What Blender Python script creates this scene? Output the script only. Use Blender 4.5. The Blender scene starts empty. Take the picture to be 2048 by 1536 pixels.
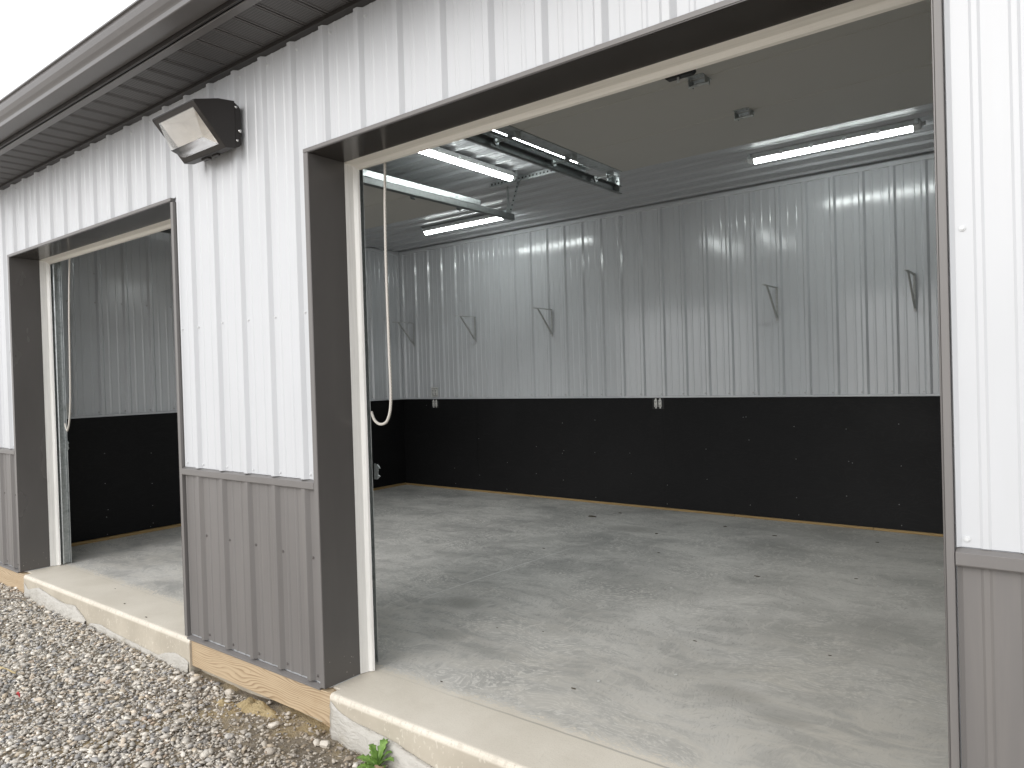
import bpy, bmesh, math, random
import numpy as np
from mathutils import Matrix, Vector

random.seed(7)
rng = np.random.default_rng(11)
S = bpy.context.scene
COL = S.collection

# ------------------------------------------------------------------ camera
cam_d = bpy.data.cameras.new('camera')
cam_d.sensor_width = 36.0
cam_d.lens = 1453.8 / 2048.0 * 36.0
cam_d.clip_start = 0.05
cam_d.clip_end = 2000.0
cam = bpy.data.objects.new('camera', cam_d)
COL.objects.link(cam)
CAM = Vector((2.6538, -1.9907, 1.3623))
yaw, pit, rol = 0.6638, -0.0103, -0.0297
fw = Vector((-math.sin(yaw) * math.cos(pit), math.cos(yaw) * math.cos(pit), math.sin(pit)))
rt = fw.cross(Vector((0, 0, 1))).normalized()
up = rt.cross(fw)
r2 = rt * math.cos(rol) + up * math.sin(rol)
u2 = up * math.cos(rol) - rt * math.sin(rol)
M = Matrix.Identity(4)
for i in range(3):
    M[i][0], M[i][1], M[i][2], M[i][3] = r2[i], u2[i], -fw[i], CAM[i]
cam.matrix_world = M
S.camera = cam
S.render.resolution_x, S.render.resolution_y = 1024, 768

# ------------------------------------------------------------------ overcast sky
W = bpy.data.worlds.new('World')
S.world = W
W.use_nodes = True
nt = W.node_tree
nt.nodes.clear()
sky = nt.nodes.new('ShaderNodeTexSky')
sky.sky_type = 'NISHITA'
sky.sun_disc = False
SUN_EL, SUN_AZ = math.radians(27), math.radians(184)     # azimuth clockwise from +Y
sky.sun_elevation = SUN_EL
sky.sun_rotation = SUN_AZ
sky.dust_density = 6.0
sky.air_density = 1.0
hs = nt.nodes.new('ShaderNodeHueSaturation')
hs.inputs['Saturation'].default_value = 0.12
mixw = nt.nodes.new('ShaderNodeMix')
mixw.data_type = 'RGBA'
mixw.inputs[0].default_value = 0.82                        # even cloud deck over the clear-sky model
mixw.inputs[7].default_value = (11.2, 11.3, 11.5, 1)
bg = nt.nodes.new('ShaderNodeBackground')
bg.inputs['Strength'].default_value = 0.1
out = nt.nodes.new('ShaderNodeOutputWorld')
nt.links.new(sky.outputs[0], hs.inputs['Color'])
nt.links.new(hs.outputs[0], mixw.inputs[6])
nt.links.new(mixw.outputs[2], bg.inputs[0])
nt.links.new(bg.outputs[0], out.inputs[0])

sun_d = bpy.data.lights.new('sun', 'SUN')
sun_d.energy = 0.9
sun_d.angle = math.radians(40)
sun_d.color = (1.0, 0.97, 0.93)
sun = bpy.data.objects.new('sun', sun_d)
COL.objects.link(sun)
sd = Vector((math.sin(SUN_AZ) * math.cos(SUN_EL), math.cos(SUN_AZ) * math.cos(SUN_EL), math.sin(SUN_EL)))
sun.rotation_euler = sd.to_track_quat('Z', 'Y').to_euler()

S.view_settings.view_transform = 'Standard'
S.view_settings.look = 'None'
S.view_settings.exposure = 0.58
S.view_settings.gamma = 1.0
S.view_settings.use_curve_mapping = False
S.render.engine = 'CYCLES'
S.cycles.max_bounces = 12
S.cycles.diffuse_bounces = 7
S.cycles.glossy_bounces = 5

# ------------------------------------------------------------------ material helpers
class NB:
    """tiny node builder"""
    def __init__(self, name):
        self.m = bpy.data.materials.new(name)
        self.m.use_nodes = True
        self.t = self.m.node_tree
        self.b = self.t.nodes['Principled BSDF']
        self.co = self.t.nodes.new('ShaderNodeTexCoord').outputs['Object']
    def n(self, typ, **kw):
        nd = self.t.nodes.new(typ)
        for k, v in kw.items():
            setattr(nd, k, v)
        return nd
    def link(self, a, b):
        self.t.links.new(a, b)
    def put(self, sock, v):
        if isinstance(v, bpy.types.NodeSocket):
            self.link(v, sock)
        else:
            sock.default_value = v
    def map(self, scale=(1, 1, 1), loc=(0, 0, 0), rot=(0, 0, 0), vec=None):
        nd = self.n('ShaderNodeMapping')
        self.link(vec or self.co, nd.inputs[0])
        nd.inputs['Scale'].default_value = scale
        nd.inputs['Location'].default_value = loc
        nd.inputs['Rotation'].default_value = rot
        return nd.outputs[0]
    def noise(self, vec, scale, detail=4, rough=0.55, dist=0.0):
        nd = self.n('ShaderNodeTexNoise')
        self.link(vec, nd.inputs['Vector'])
        nd.inputs['Scale'].default_value = scale
        nd.inputs['Detail'].default_value = detail
        nd.inputs['Roughness'].default_value = rough
        nd.inputs['Distortion'].default_value = dist
        return nd.outputs[0]
    def ramp(self, fac, a, b, ca=0.0, cb=1.0):
        nd = self.n('ShaderNodeMapRange')
        nd.interpolation_type = 'SMOOTHSTEP'
        self.put(nd.inputs[0], fac)
        nd.inputs[1].default_value = a
        nd.inputs[2].default_value = b
        nd.inputs[3].default_value = ca
        nd.inputs[4].default_value = cb
        return nd.outputs[0]
    def math(self, op, a, b=0.0, c=0.0):
        nd = self.n('ShaderNodeMath', operation=op)
        self.put(nd.inputs[0], a)
        self.put(nd.inputs[1], b)
        self.put(nd.inputs[2], c)
        return nd.outputs[0]
    def mix(self, fac, a, b):
        nd = self.n('ShaderNodeMix', data_type='RGBA')
        self.put(nd.inputs[0], fac)
        for s, v in ((nd.inputs[6], a), (nd.inputs[7], b)):
            if isinstance(v, tuple) and len(v) == 3:
                v = v + (1,)
            self.put(s, v)
        return nd.outputs[2]
    def sep(self, vec=None):
        nd = self.n('ShaderNodeSeparateXYZ')
        self.link(vec or self.co, nd.inputs[0])
        return nd.outputs
    def bump(self, h, strength=0.2, dist=0.01, normal=None):
        nd = self.n('ShaderNodeBump')
        nd.inputs['Strength'].default_value = strength
        nd.inputs['Distance'].default_value = dist
        self.link(h, nd.inputs['Height'])
        if normal:
            self.link(normal, nd.inputs['Normal'])
        return nd.outputs[0]
    def done(self, color=None, rough=None, normal=None, **kw):
        if color is not None:
            if isinstance(color, tuple) and len(color) == 3:
                color = color + (1,)
            self.put(self.b.inputs['Base Color'], color)
        if rough is not None:
            self.put(self.b.inputs['Roughness'], rough)
        if normal is not None:
            self.link(normal, self.b.inputs['Normal'])
        for k, v in kw.items():
            self.put(self.b.inputs[k.replace('_', ' ')], v)
        return self.m

def painted(name, base, rough, vary=0.06, dust=(0.35, 0.32, 0.28), dustamt=0.12, wave=0.0, spec=0.5, scratch=0.0):
    """painted sheet metal: faint mottling, thin dust film, slow waviness"""
    b = NB(name)
    big = b.noise(b.map((1.3, 1.3, 0.5)), 2.2, 4)
    fine = b.noise(b.map((1, 1, 1)), 90, 2)
    dark = tuple(c * (1 - vary) for c in base)
    lite = tuple(min(1, c * (1 + vary * 0.6)) for c in base)
    col = b.mix(b.ramp(big, 0.35, 0.65), dark, lite)
    streak = b.noise(b.map((14, 14, 0.7)), 1.6, 5, 0.6)
    dfac = b.math('MULTIPLY', b.ramp(streak, 0.52, 0.8), dustamt)
    col = b.mix(dfac, col, dust)
    if scratch:
        vs = b.n('ShaderNodeTexVoronoi')
        b.link(b.co, vs.inputs['Vector'])
        vs.inputs['Scale'].default_value = 55
        zz = b.sep()[2]
        sp = b.math('MULTIPLY', b.ramp(vs.outputs['Distance'], 0.10, 0.16, 1, 0), b.math('MULTIPLY', b.ramp(zz, 0.02, 0.22, 1, 0), b.ramp(b.noise(b.map(), 30, 2), 0.5, 0.6)))
        col = b.mix(sp, col, (0.42, 0.39, 0.34))
    if scratch > 1:
        sc = b.noise(b.map((40, 40, 3), rot=(0.3, 0.5, 0)), 3, 3, 0.7)
        col = b.mix(b.math('MULTIPLY', b.ramp(sc, 0.68, 0.75), scratch), col, (0.4, 0.38, 0.36))
    r = b.math('ADD', b.math('MULTIPLY', big, 0.14), rough - 0.07)
    nrm = b.bump(fine, 0.04, 0.002)
    if wave:
        w = b.noise(b.map((1, 1, 0.45)), 2.6, 2, 0.5)
        nrm = b.bump(w, wave, 0.03, nrm)
    return b.done(col, r, nrm, Specular_IOR_Level=spec)

MAT = {}
MAT['white'] = painted('white_painted_steel', (0.540, 0.551, 0.570), 0.34, 0.02, dustamt=0.05, wave=0.05)
MAT['inwhite'] = painted('interior_white_steel', (0.62, 0.638, 0.66), 0.145, 0.02, dustamt=0.02, wave=0.07, spec=0.8)
MAT['ceil'] = painted('shaded_ceiling_steel', (0.45, 0.462, 0.48), 0.40, 0.01, dustamt=0.0, wave=0.0, spec=0.5)  # same sheet as the walls, ceiling shade put into the darker base colour
MAT['char'] = painted('charcoal_painted_steel', (0.168, 0.159, 0.154), 0.42, 0.05, dustamt=0.10, wave=0.04)
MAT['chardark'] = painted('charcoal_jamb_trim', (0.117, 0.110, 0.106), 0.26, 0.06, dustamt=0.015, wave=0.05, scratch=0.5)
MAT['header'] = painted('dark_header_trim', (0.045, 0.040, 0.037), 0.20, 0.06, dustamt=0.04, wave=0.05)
MAT['gutter'] = painted('charcoal_gutter', (0.135, 0.128, 0.126), 0.30, 0.04, dustamt=0.05, wave=0.05)
MAT['bronze'] = painted('bronze_powder_coat', (0.022, 0.0185, 0.017), 0.42, 0.05, dustamt=0.03)
MAT['doorskin'] = None

def mat_soffit():
    b = NB('vented_soffit')
    x, y, z = b.sep()
    px = b.math('ABSOLUTE', b.math('SUBTRACT', b.math('FRACT', b.math('DIVIDE', x, 0.0085)), 0.5))
    py = b.math('ABSOLUTE', b.math('SUBTRACT', b.math('FRACT', b.math('DIVIDE', y, 0.014)), 0.5))
    hole = b.math('MULTIPLY', b.ramp(px, 0.16, 0.24, 1, 0), b.ramp(py, 0.30, 0.38, 1, 0))
    # only across the flat of each strip (local x 0.028 .. 0.125)
    band = b.math('MULTIPLY', b.ramp(x, 0.026, 0.030), b.ramp(x, 0.125, 0.129, 1, 0))
    hole = b.math('MULTIPLY', hole, band)
    col = b.mix(hole, (0.100, 0.095, 0.093), (0.005, 0.005, 0.005))
    return b.done(col, 0.5, b.bump(hole, -0.5, 0.003))
MAT['soffit'] = mat_soffit()

def mat_galv():
    b = NB('galvanised_steel')
    v = b.n('ShaderNodeTexVoronoi')
    b.link(b.map((1, 1, 1)), v.inputs['Vector'])
    v.inputs['Scale'].default_value = 90
    g = b.noise(b.map((1, 1, 1)), 14, 4)
    col = b.mix(v.outputs['Color'], (0.42, 0.45, 0.45), (0.56, 0.58, 0.58))
    col = b.mix(b.ramp(g, 0.5, 0.75), col, (0.30, 0.32, 0.32))
    return b.done(col, b.ramp(g, 0.3, 0.7, 0.32, 0.48), None, Metallic=0.85)
MAT['galv'] = mat_galv()
MAT['rail'] = None

def mat_doorskin():
    b = NB('door_panel_skin')
    st = b.noise(b.map((60, 8, 60)), 5, 3, 0.6)
    col = b.mix(b.noise(b.map(), 2, 3), (0.43, 0.42, 0.39), (0.47, 0.46, 0.425))
    return b.done(col, 0.5, b.bump(st, 0.12, 0.003))
MAT['doorskin'] = mat_doorskin()

def mat_vinyl():
    b = NB('white_vinyl_stop')
    g = b.noise(b.map((55, 55, 2.2)), 1.5, 5, 0.65)
    col = b.mix(b.ramp(g, 0.4, 0.75), (0.86, 0.85, 0.82), (0.73, 0.72, 0.69))
    return b.done(col, 0.45, b.bump(g, 0.2, 0.003))
MAT['vinyl'] = mat_vinyl()
def mat_vinyl_x():
    b = NB('white_vinyl_header_stop')
    g = b.noise(b.map((2.2, 55, 55)), 1.5, 5, 0.65)
    col = b.mix(b.ramp(g, 0.4, 0.75), (0.80, 0.77, 0.71), (0.70, 0.67, 0.61))
    return b.done(col, 0.45, b.bump(g, 0.15, 0.003))
MAT['vinylx'] = mat_vinyl_x()

def mat_wood(name, light, dark, freq, seed, along='x', spread=0.05):
    """flat-sawn softwood: growth bands bent by slow noise into cathedrals, with knots"""
    b = NB(name)
    sc = (1, 1, 1)
    v = b.map(sc, loc=(seed, seed * 0.7, seed * 1.3))
    x, y, z = b.sep(v)
    warp = b.noise(b.map((1.5, 1, 5.5), loc=(seed, 0, 0)), 1.0, 2, 0.45)
    warp2 = b.noise(b.map((5, 1, 26), loc=(seed, 3, 0)), 1.0, 3, 0.55)
    h = b.math('ADD', z, b.math('MULTIPLY', warp, spread * 4.0))
    h = b.math('ADD', h, b.math('MULTIPLY', warp2, spread * 0.16))
    ring = b.math('FRACT', b.math('MULTIPLY', h, freq))
    line = b.math('MULTIPLY', b.math('MULTIPLY', b.ramp(ring, 0.35, 0.95), b.ramp(ring, 0.95, 1.0, 1, 0)), b.ramp(b.noise(b.map((3, 1, 30)), 1, 2), 0.3, 0.65, 0.35, 0.9))
    fib = b.noise(b.map((6, 40, 240)), 1.2, 3, 0.7)
    blot = b.noise(b.map((5, 5, 12)), 1, 4)
    col = b.mix(line, light, dark)
    col = b.mix(b.math('MULTIPLY', b.ramp(fib, 0.45, 0.8), 0.35), col, dark)
    col = b.mix(b.math('MULTIPLY', b.ramp(blot, 0.55, 0.75), 0.30), col, (0.33, 0.22, 0.12))
    vo = b.n('ShaderNodeTexVoronoi')
    b.link(b.map((5, 1, 9), loc=(seed, 0, 0.3)), vo.inputs['Vector'])
    vo.inputs['Scale'].default_value = 3.0
    col = b.mix(b.math('MULTIPLY', b.ramp(vo.outputs['Distance'], 0.04, 0.09, 1, 0), 0.55), col, (0.12, 0.07, 0.035))
    return b.done(col, 0.7, b.bump(line, 0.15, 0.002))
MAT['wood'] = mat_wood('treated_pine', (0.490, 0.380, 0.250), (0.26, 0.175, 0.10), 85, 3.1)
MAT['sill'] = mat_wood('yellow_sill_lumber', (0.34, 0.235, 0.10), (0.24, 0.15, 0.06), 80, 8.4)

def mat_ply():
    b = NB('black_painted_plywood')
    w = b.noise(b.map((1.1, 1.1, 4.2)), 1.5, 3, 0.5, 1.2)
    ring = b.math('FRACT', b.math('MULTIPLY', w, 16))
    line = b.math('MULTIPLY', b.ramp(ring, 0.5, 0.9), b.ramp(ring, 0.92, 1.0, 1, 0))
    g = b.noise(b.map((0.8, 0.8, 0.8)), 1.3, 4)
    col = b.mix(line, (0.0075, 0.0075, 0.008), (0.0105, 0.0105, 0.011))
    col = b.mix(b.math('MULTIPLY', b.ramp(g, 0.5, 0.7), 0.3), col, (0.017, 0.017, 0.018))
    return b.done(col, b.ramp(g, 0.3, 0.7, 0.50, 0.62), b.bump(line, 0.10, 0.002), Specular_IOR_Level=0.20)
MAT['ply'] = mat_ply()

def mat_concrete():
    b = NB('trowelled_concrete')
    x, y, z = b.sep()
    wob = b.noise(b.map((1, 1, 1)), 2.4, 5, 0.6)
    wob2 = b.noise(b.map((1, 1, 1), loc=(4, 9, 0)), 0.8, 3)
    # interior: grey, swirled by the power trowel (domain-warped noise at three scales)
    wn = b.n('ShaderNodeTexNoise')
    b.link(b.co, wn.inputs['Vector'])
    wn.inputs['Scale'].default_value = 1.5
    wn.inputs['Detail'].default_value = 3
    wv = b.n('ShaderNodeVectorMath', operation='MULTIPLY_ADD')
    b.link(wn.outputs['Color'], wv.inputs[0])
    wv.inputs[1].default_value = (0.45, 0.45, 0.0)
    b.link(b.co, wv.inputs[2])
    W_ = wv.outputs[0]
    cloud = b.noise(b.map((1, 1.3, 1), vec=W_), 1.3, 7, 0.62)
    sweep = b.noise(b.map((0.8, 2.4, 1), rot=(0, 0, 0.3), vec=W_), 4.2, 8, 0.68, 0.4)
    sweep2 = b.noise(b.map((2.2, 0.8, 1), rot=(0, 0, 0.4), vec=W_), 7.5, 7, 0.70, 0.8)
    fine = b.noise(b.map((1.0, 2.6, 1), rot=(0, 0, -0.3), vec=W_), 30, 5, 0.7, 0.5)
    fine2 = b.noise(b.map((2.6, 1.0, 1), rot=(0, 0, 0.35), vec=W_), 34, 5, 0.7, 0.5)
    grit = b.noise(b.map(), 210, 2, 0.5)
    patch = b.noise(b.map(loc=(7, 2, 0)), 1.9, 3, 0.5)
    g = b.mix(b.ramp(cloud, 0.34, 0.66), (0.360, 0.358, 0.346), (0.580, 0.570, 0.545))
    g = b.mix(b.math('MULTIPLY', b.ramp(sweep, 0.50, 0.60), 0.36), g, (0.260, 0.260, 0.254))
    g = b.mix(b.math('MULTIPLY', b.ramp(sweep2, 0.53, 0.62), 0.45), g, (0.640, 0.625, 0.592))
    fm = b.ramp(patch, 0.42, 0.60)
    g = b.mix(b.math('MULTIPLY', b.math('MULTIPLY', b.ramp(fine, 0.51, 0.58), fm), 0.80), g, (0.700, 0.685, 0.650))
    g = b.mix(b.math('MULTIPLY', b.math('MULTIPLY', b.ramp(fine2, 0.54, 0.62), b.ramp(patch, 0.40, 0.56, 1.0, 0.25)), 0.65), g, (0.235, 0.233, 0.224))
    g = b.mix(b.math('MULTIPLY', b.ramp(grit, 0.52, 0.75), 0.30), g, (0.62, 0.61, 0.58))
    # buff dust tracked in, patchy, plus doorway daylight painted into the colour, fading inward
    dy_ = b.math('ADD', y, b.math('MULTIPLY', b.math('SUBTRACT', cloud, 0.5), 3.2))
    dust = b.math('MULTIPLY', b.ramp(dy_, 0.2, 2.4, 1, 0), b.ramp(x, 0.2, 2.4, 0.35, 0.80))  # dust and painted doorway brightness share this mask
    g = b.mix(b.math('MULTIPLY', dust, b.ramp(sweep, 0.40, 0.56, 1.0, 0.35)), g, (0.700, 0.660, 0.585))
    warm = b.math('MULTIPLY', b.ramp(b.math('ADD', x, b.math('MULTIPLY', wob2, 2.0)), 0.9, 3.0), 0.30)
    g = b.mix(warm, g, (0.43, 0.41, 0.36))
    # stains left by form oil and wet patches: (x, y, rx, ry, strength)
    for i, (sx, sy, rx, ry, st) in enumerate(((-0.45, 3.62, .26, .14, .75), (-0.32, 1.26, .16, .12, .8), (-0.05, .80, .16, .09, .6), (0.29, .75, .22, .07, .5),
                                (1.48, .95, .16, .10, .6), (1.72, .84, .14, .05, .55), (0.95, 3.6, .5, .10, .4), (-2.6, 1.0, .4, .15, .5), (0.4, 2.2, .5, .3, .30), (1.9, 2.2, .5, .25, .35))):
        dx = b.math('DIVIDE', b.math('SUBTRACT', x, sx), rx)
        dy = b.math('DIVIDE', b.math('SUBTRACT', y, sy), ry)
        d = b.math('ADD', b.math('MULTIPLY', dx, dx), b.math('MULTIPLY', dy, dy))
        d = b.math('ADD', d, b.math('MULTIPLY', sweep, 1.6))
        m = b.math('MULTIPLY', b.ramp(d, 0.55, 2.1, 1, 0), st * 0.55)
        g = b.mix(m, g, (0.149, 0.144, 0.133))
    # chalk snap line across the floor
    ax, ay, bx, by = -0.60, 1.23, -0.53, 2.69
    L = math.hypot(bx - ax, by - ay)
    tx, ty = (bx - ax) / L, (by - ay) / L
    u = b.math('ADD', b.math('MULTIPLY', b.math('SUBTRACT', x, ax), tx), b.math('MULTIPLY', b.math('SUBTRACT', y, ay), ty))
    v = b.math('ADD', b.math('MULTIPLY', b.math('SUBTRACT', x, ax), -ty), b.math('MULTIPLY', b.math('SUBTRACT', y, ay), tx))
    lm = b.math('MULTIPLY', b.ramp(b.math('ABSOLUTE', v), 0.002, 0.006, 1, 0), b.math('MULTIPLY', b.ramp(u, -0.2, 0.2), b.ramp(u, L - 0.3, L + 0.3, 1, 0)))
    g = b.mix(b.math('MULTIPLY', lm, b.ramp(fine, 0.3, 0.6, 0.25, 0.8)), g, (0.787, 0.787, 0.770))
    # threshold strip: buff, broom-flat, outside the door line
    tan = b.mix(b.ramp(wob, 0.35, 0.65), (0.640, 0.590, 0.505), (0.710, 0.660, 0.575))
    tan = b.mix(b.math('MULTIPLY', b.ramp(grit, 0.5, 0.75), 0.35), tan, (0.399, 0.359, 0.293))
    yy = b.math('ADD', y, b.math('MULTIPLY', b.math('SUBTRACT', wob, 0.5), 0.10))
    yy = b.math('ADD', yy, b.math('MULTIPLY', b.math('SUBTRACT', fine, 0.5), 0.30))
    yy = b.math('SUBTRACT', yy, b.math('MULTIPLY', b.ramp(x, 1.5, 2.2), 0.18))
    col = b.mix(b.ramp(yy, 0.285, 0.345), tan, g)
    # seam where the door bottom rests
    seam = b.math('MULTIPLY', b.ramp(b.math('ABSOLUTE', b.math('SUBTRACT', b.math('ADD', y, b.math('MULTIPLY', wob, 0.02)), 0.285)), 0.002, 0.008, 1, 0), b.ramp(x, 0.3, 1.0, 0.08, 0.45))
    col = b.mix(seam, col, (0.16, 0.15, 0.13))
    # vertical face: damp cement with lime splashes
    face = b.mix(b.ramp(wob, 0.3, 0.7), (0.399, 0.359, 0.293), (0.505, 0.459, 0.379))
    pit_ = b.noise(b.map((2.2, 1, 1)), 26, 4, 0.65, 1.0)
    face = b.mix(b.math('MULTIPLY', b.ramp(pit_, 0.60, 0.64), 0.45), face, (0.745, 0.705, 0.625))
    col = b.mix(b.ramp(z, -0.03, -0.018), face, col)
    lip = b.math('MULTIPLY', b.ramp(z, -0.024, -0.012), b.ramp(z, -0.004, -0.0005, 1, 0))
    chipn = b.noise(b.map((3, 1, 1)), 18, 4, 0.6)
    col = b.mix(b.math('MULTIPLY', lip, b.ramp(chipn, 0.50, 0.62, 0.0, 0.5)), col, (0.47, 0.43, 0.36))
    hgt = b.math('ADD', b.math('MULTIPLY', fine, 0.6), b.math('MULTIPLY', sweep2, 0.8))
    rg = b.math('ADD', b.ramp(cloud, 0.3, 0.7, 0.50, 0.68), b.math('MULTIPLY', sweep, 0.1))
    return b.done(col, rg, b.bump(hgt, 0.25, 0.006), Specular_IOR_Level=0.4)
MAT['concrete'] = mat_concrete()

def mat_dirt():
    b = NB('gravelly_dirt')
    a = b.noise(b.map(), 3.5, 6, 0.62)
    f = b.noise(b.map(), 60, 5, 0.7)
    x, y, z = b.sep()
    col = b.mix(b.ramp(a, 0.35, 0.68), (0.19, 0.155, 0.112), (0.36, 0.30, 0.215))
    col = b.mix(b.ramp(f, 0.42, 0.72), col, (0.28, 0.25, 0.21))
    ochre = b.math('MULTIPLY', b.ramp(a, 0.45, 0.62), b.ramp(b.math('ABSOLUTE', b.math('ADD', x, 0.15)), 0.5, 1.0, 0.75, 0))
    col = b.mix(ochre, col, (0.44, 0.335, 0.17))
    fard = b.math('MAXIMUM', b.math('ABSOLUTE', x), b.math('MULTIPLY', y, -1.6))
    col = b.mix(b.ramp(fard, 4.5, 6.5), col, b.mix(f, (0.40, 0.38, 0.35), (0.62, 0.59, 0.55)))
    return b.done(col, 0.9, b.bump(f, 0.8, 0.02))
MAT['dirt'] = mat_dirt()

def mat_stone():
    b = NB('crushed_stone')
    at = b.n('ShaderNodeVertexColor')
    at.layer_name = 'tint'
    f = b.noise(b.map(), 55, 4, 0.6)
    c2 = b.n('ShaderNodeMix', data_type='RGBA', blend_type='MULTIPLY')
    c2.inputs[0].default_value = 1.0
    b.link(at.outputs[0], c2.inputs[6])
    sh = b.mix(b.ramp(f, 0.3, 0.7), (0.78, 0.77, 0.75), (1.12, 1.12, 1.12))
    b.link(sh, c2.inputs[7])
    return b.done(c2.outputs[2], 0.85, b.bump(b.noise(b.map(), 160, 3), 0.35, 0.004))
MAT['stone'] = mat_stone()

def simple(name, col, rough, **kw):
    b = NB(name)
    n = b.noise(b.map(), 30, 3)
    c = b.mix(b.ramp(n, 0.3, 0.7), tuple(v * 0.9 for v in col), tuple(min(1, v * 1.07) for v in col))
    return b.done(c, rough, None, **kw)
MAT['lightstone'] = simple('pale_stone', (0.58, 0.535, 0.47), 0.85)
MAT['clay'] = None
def mat_clay():
    b = NB('yellow_clay')
    a = b.noise(b.map(), 22, 5, 0.65)
    col = b.mix(b.ramp(a, 0.35, 0.7), (0.30, 0.225, 0.11), (0.47, 0.37, 0.21))
    return b.done(col, 0.92, b.bump(b.noise(b.map(), 60, 5, 0.7), 0.9, 0.015))
MAT['clay'] = mat_clay()
MAT['screwwhite'] = simple('white_screw_head', (0.62, 0.63, 0.64), 0.4)
MAT['screwgrey'] = simple('charcoal_screw_head', (0.13, 0.12, 0.115), 0.4)
MAT['screwzinc'] = simple('zinc_screw_head', (0.42, 0.42, 0.42), 0.35, Metallic=0.6)
MAT['screwply'] = simple('dull_screw_head', (0.16, 0.16, 0.16), 0.5)
MAT['rope'] = None
def mat_rope():
    b = NB('braided_rope')
    w = b.n('ShaderNodeTexWave')
    b.link(b.map((1, 1, 1), rot=(0.5, 0.4, 0)), w.inputs['Vector'])
    w.inputs['Scale'].default_value = 60
    col = b.mix(w.outputs[0], (0.50, 0.47, 0.43), (0.68, 0.65, 0.60))
    return b.done(col, 0.85, b.bump(w.outputs[0], 0.4, 0.003))
MAT['rope'] = mat_rope()
MAT['black'] = simple('black_plastic', (0.012, 0.012, 0.013), 0.5)
MAT['outlet'] = simple('white_receptacle', (0.72, 0.71, 0.68), 0.4)
MAT['plate'] = simple('pale_cover_plate', (0.62, 0.62, 0.60), 0.4)
MAT['slot'] = simple('dark_slot', (0.03, 0.03, 0.03), 0.6)
MAT['bracket'] = simple('grey_shelf_bracket', (0.44, 0.445, 0.435), 0.45)
MAT['housing'] = simple('grey_lamp_housing', (0.46, 0.47, 0.47), 0.45)
MAT['chrome'] = simple('bright_screw', (0.75, 0.75, 0.74), 0.2, Metallic=1.0)
MAT['rail'] = simple('dull_zinc_rail', (0.16, 0.17, 0.168), 0.42, Metallic=0.55)
MAT['reflector'] = simple('cream_reflector', (0.74, 0.70, 0.65), 0.30)
MAT['clearcap'] = simple('clear_end_cap', (0.70, 0.72, 0.72), 0.2)

def mat_plastic_sheet():
    b = NB('milky_plastic_sheet')
    n = b.noise(b.map((2, 3, 6)), 9, 5, 0.65, 0.6)
    d = b.noise(b.map(), 5, 4)
    col = b.mix(b.ramp(d, 0.5, 0.75), (0.47, 0.45, 0.41), (0.36, 0.33, 0.27))
    m = b.done(col, 0.32, b.bump(n, 0.7, 0.015))
    return m
MAT['sheet'] = mat_plastic_sheet()

def mat_glass():
    b = NB('prismatic_glass')
    x, y, z = b.sep()
    w = b.math('SINE', b.math('MULTIPLY', z, 700))
    return b.done((0.97, 0.97, 0.96), 0.22, b.bump(w, 0.10, 0.001), Transmission_Weight=0.95, IOR=1.12)
MAT['glass'] = mat_glass()

def mat_tube():
    b = NB('lit_lamp_lens')
    return b.done((0.9, 0.95, 0.93), 0.4, None, Emission_Color=(0.94, 1.0, 0.98, 1), Emission_Strength=17.0)
MAT['tube'] = mat_tube()

def mat_leaf():
    b = NB('weed_leaf')
    n = b.noise(b.map(), 40, 4)
    col = b.mix(b.ramp(n, 0.3, 0.7), (0.10, 0.20, 0.035), (0.20, 0.33, 0.07))
    return b.done(col, 0.5, b.bump(n, 0.5, 0.006), Subsurface_Weight=0.0)
MAT['leaf'] = mat_leaf()
MAT['deadleaf'] = simple('dead_leaf', (0.34, 0.24, 0.15), 0.85)
MAT['straw'] = simple('dry_straw', (0.48, 0.39, 0.22), 0.8)
MAT['twig'] = simple('grey_twig', (0.25, 0.21, 0.17), 0.9)
MAT['red'] = simple('red_scrap', (0.55, 0.04, 0.05), 0.5)
MAT['chip'] = simple('brown_chip', (0.09, 0.075, 0.055), 0.9)
MAT['chipw'] = simple('white_chip', (0.55, 0.55, 0.53), 0.8)

# ------------------------------------------------------------------ object helpers
def tag(o, label, cat, group=None):
    o['label'] = label
    o['category'] = cat
    if group:
        o['group'] = group
    return o

def empty(name, loc, label, cat, group=None, rz=0.0):
    o = bpy.data.objects.new(name, None)
    COL.objects.link(o)
    o.location = loc
    o.rotation_euler = (0, 0, rz)
    o.empty_display_size = 0.1
    return tag(o, label, cat, group)

def link_mesh(name, me, mat, parent=None):
    o = bpy.data.objects.new(name, me)
    COL.objects.link(o)
    if mat is not None and not me.materials:
        me.materials.append(MAT[mat] if isinstance(mat, str) else mat)
    if parent is not None:
        o.parent = parent
    return o

def mesh(name, verts, faces, mat, parent=None, smooth=False):
    me = bpy.data.meshes.new(name)
    me.from_pydata([tuple(v) for v in verts], [], faces)
    if smooth:
        me.polygons.foreach_set('use_smooth', [True] * len(me.polygons))
    me.update()
    return link_mesh(name, me, mat, parent)

def bm_obj(name, bm, mat, parent=None, smooth=False):
    me = bpy.data.meshes.new(name)
    bmesh.ops.recalc_face_normals(bm, faces=bm.faces[:])
    bm.to_mesh(me)
    bm.free()
    if smooth:
        me.polygons.foreach_set('use_smooth', [True] * len(me.polygons))
    return link_mesh(name, me, mat, parent)

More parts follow.
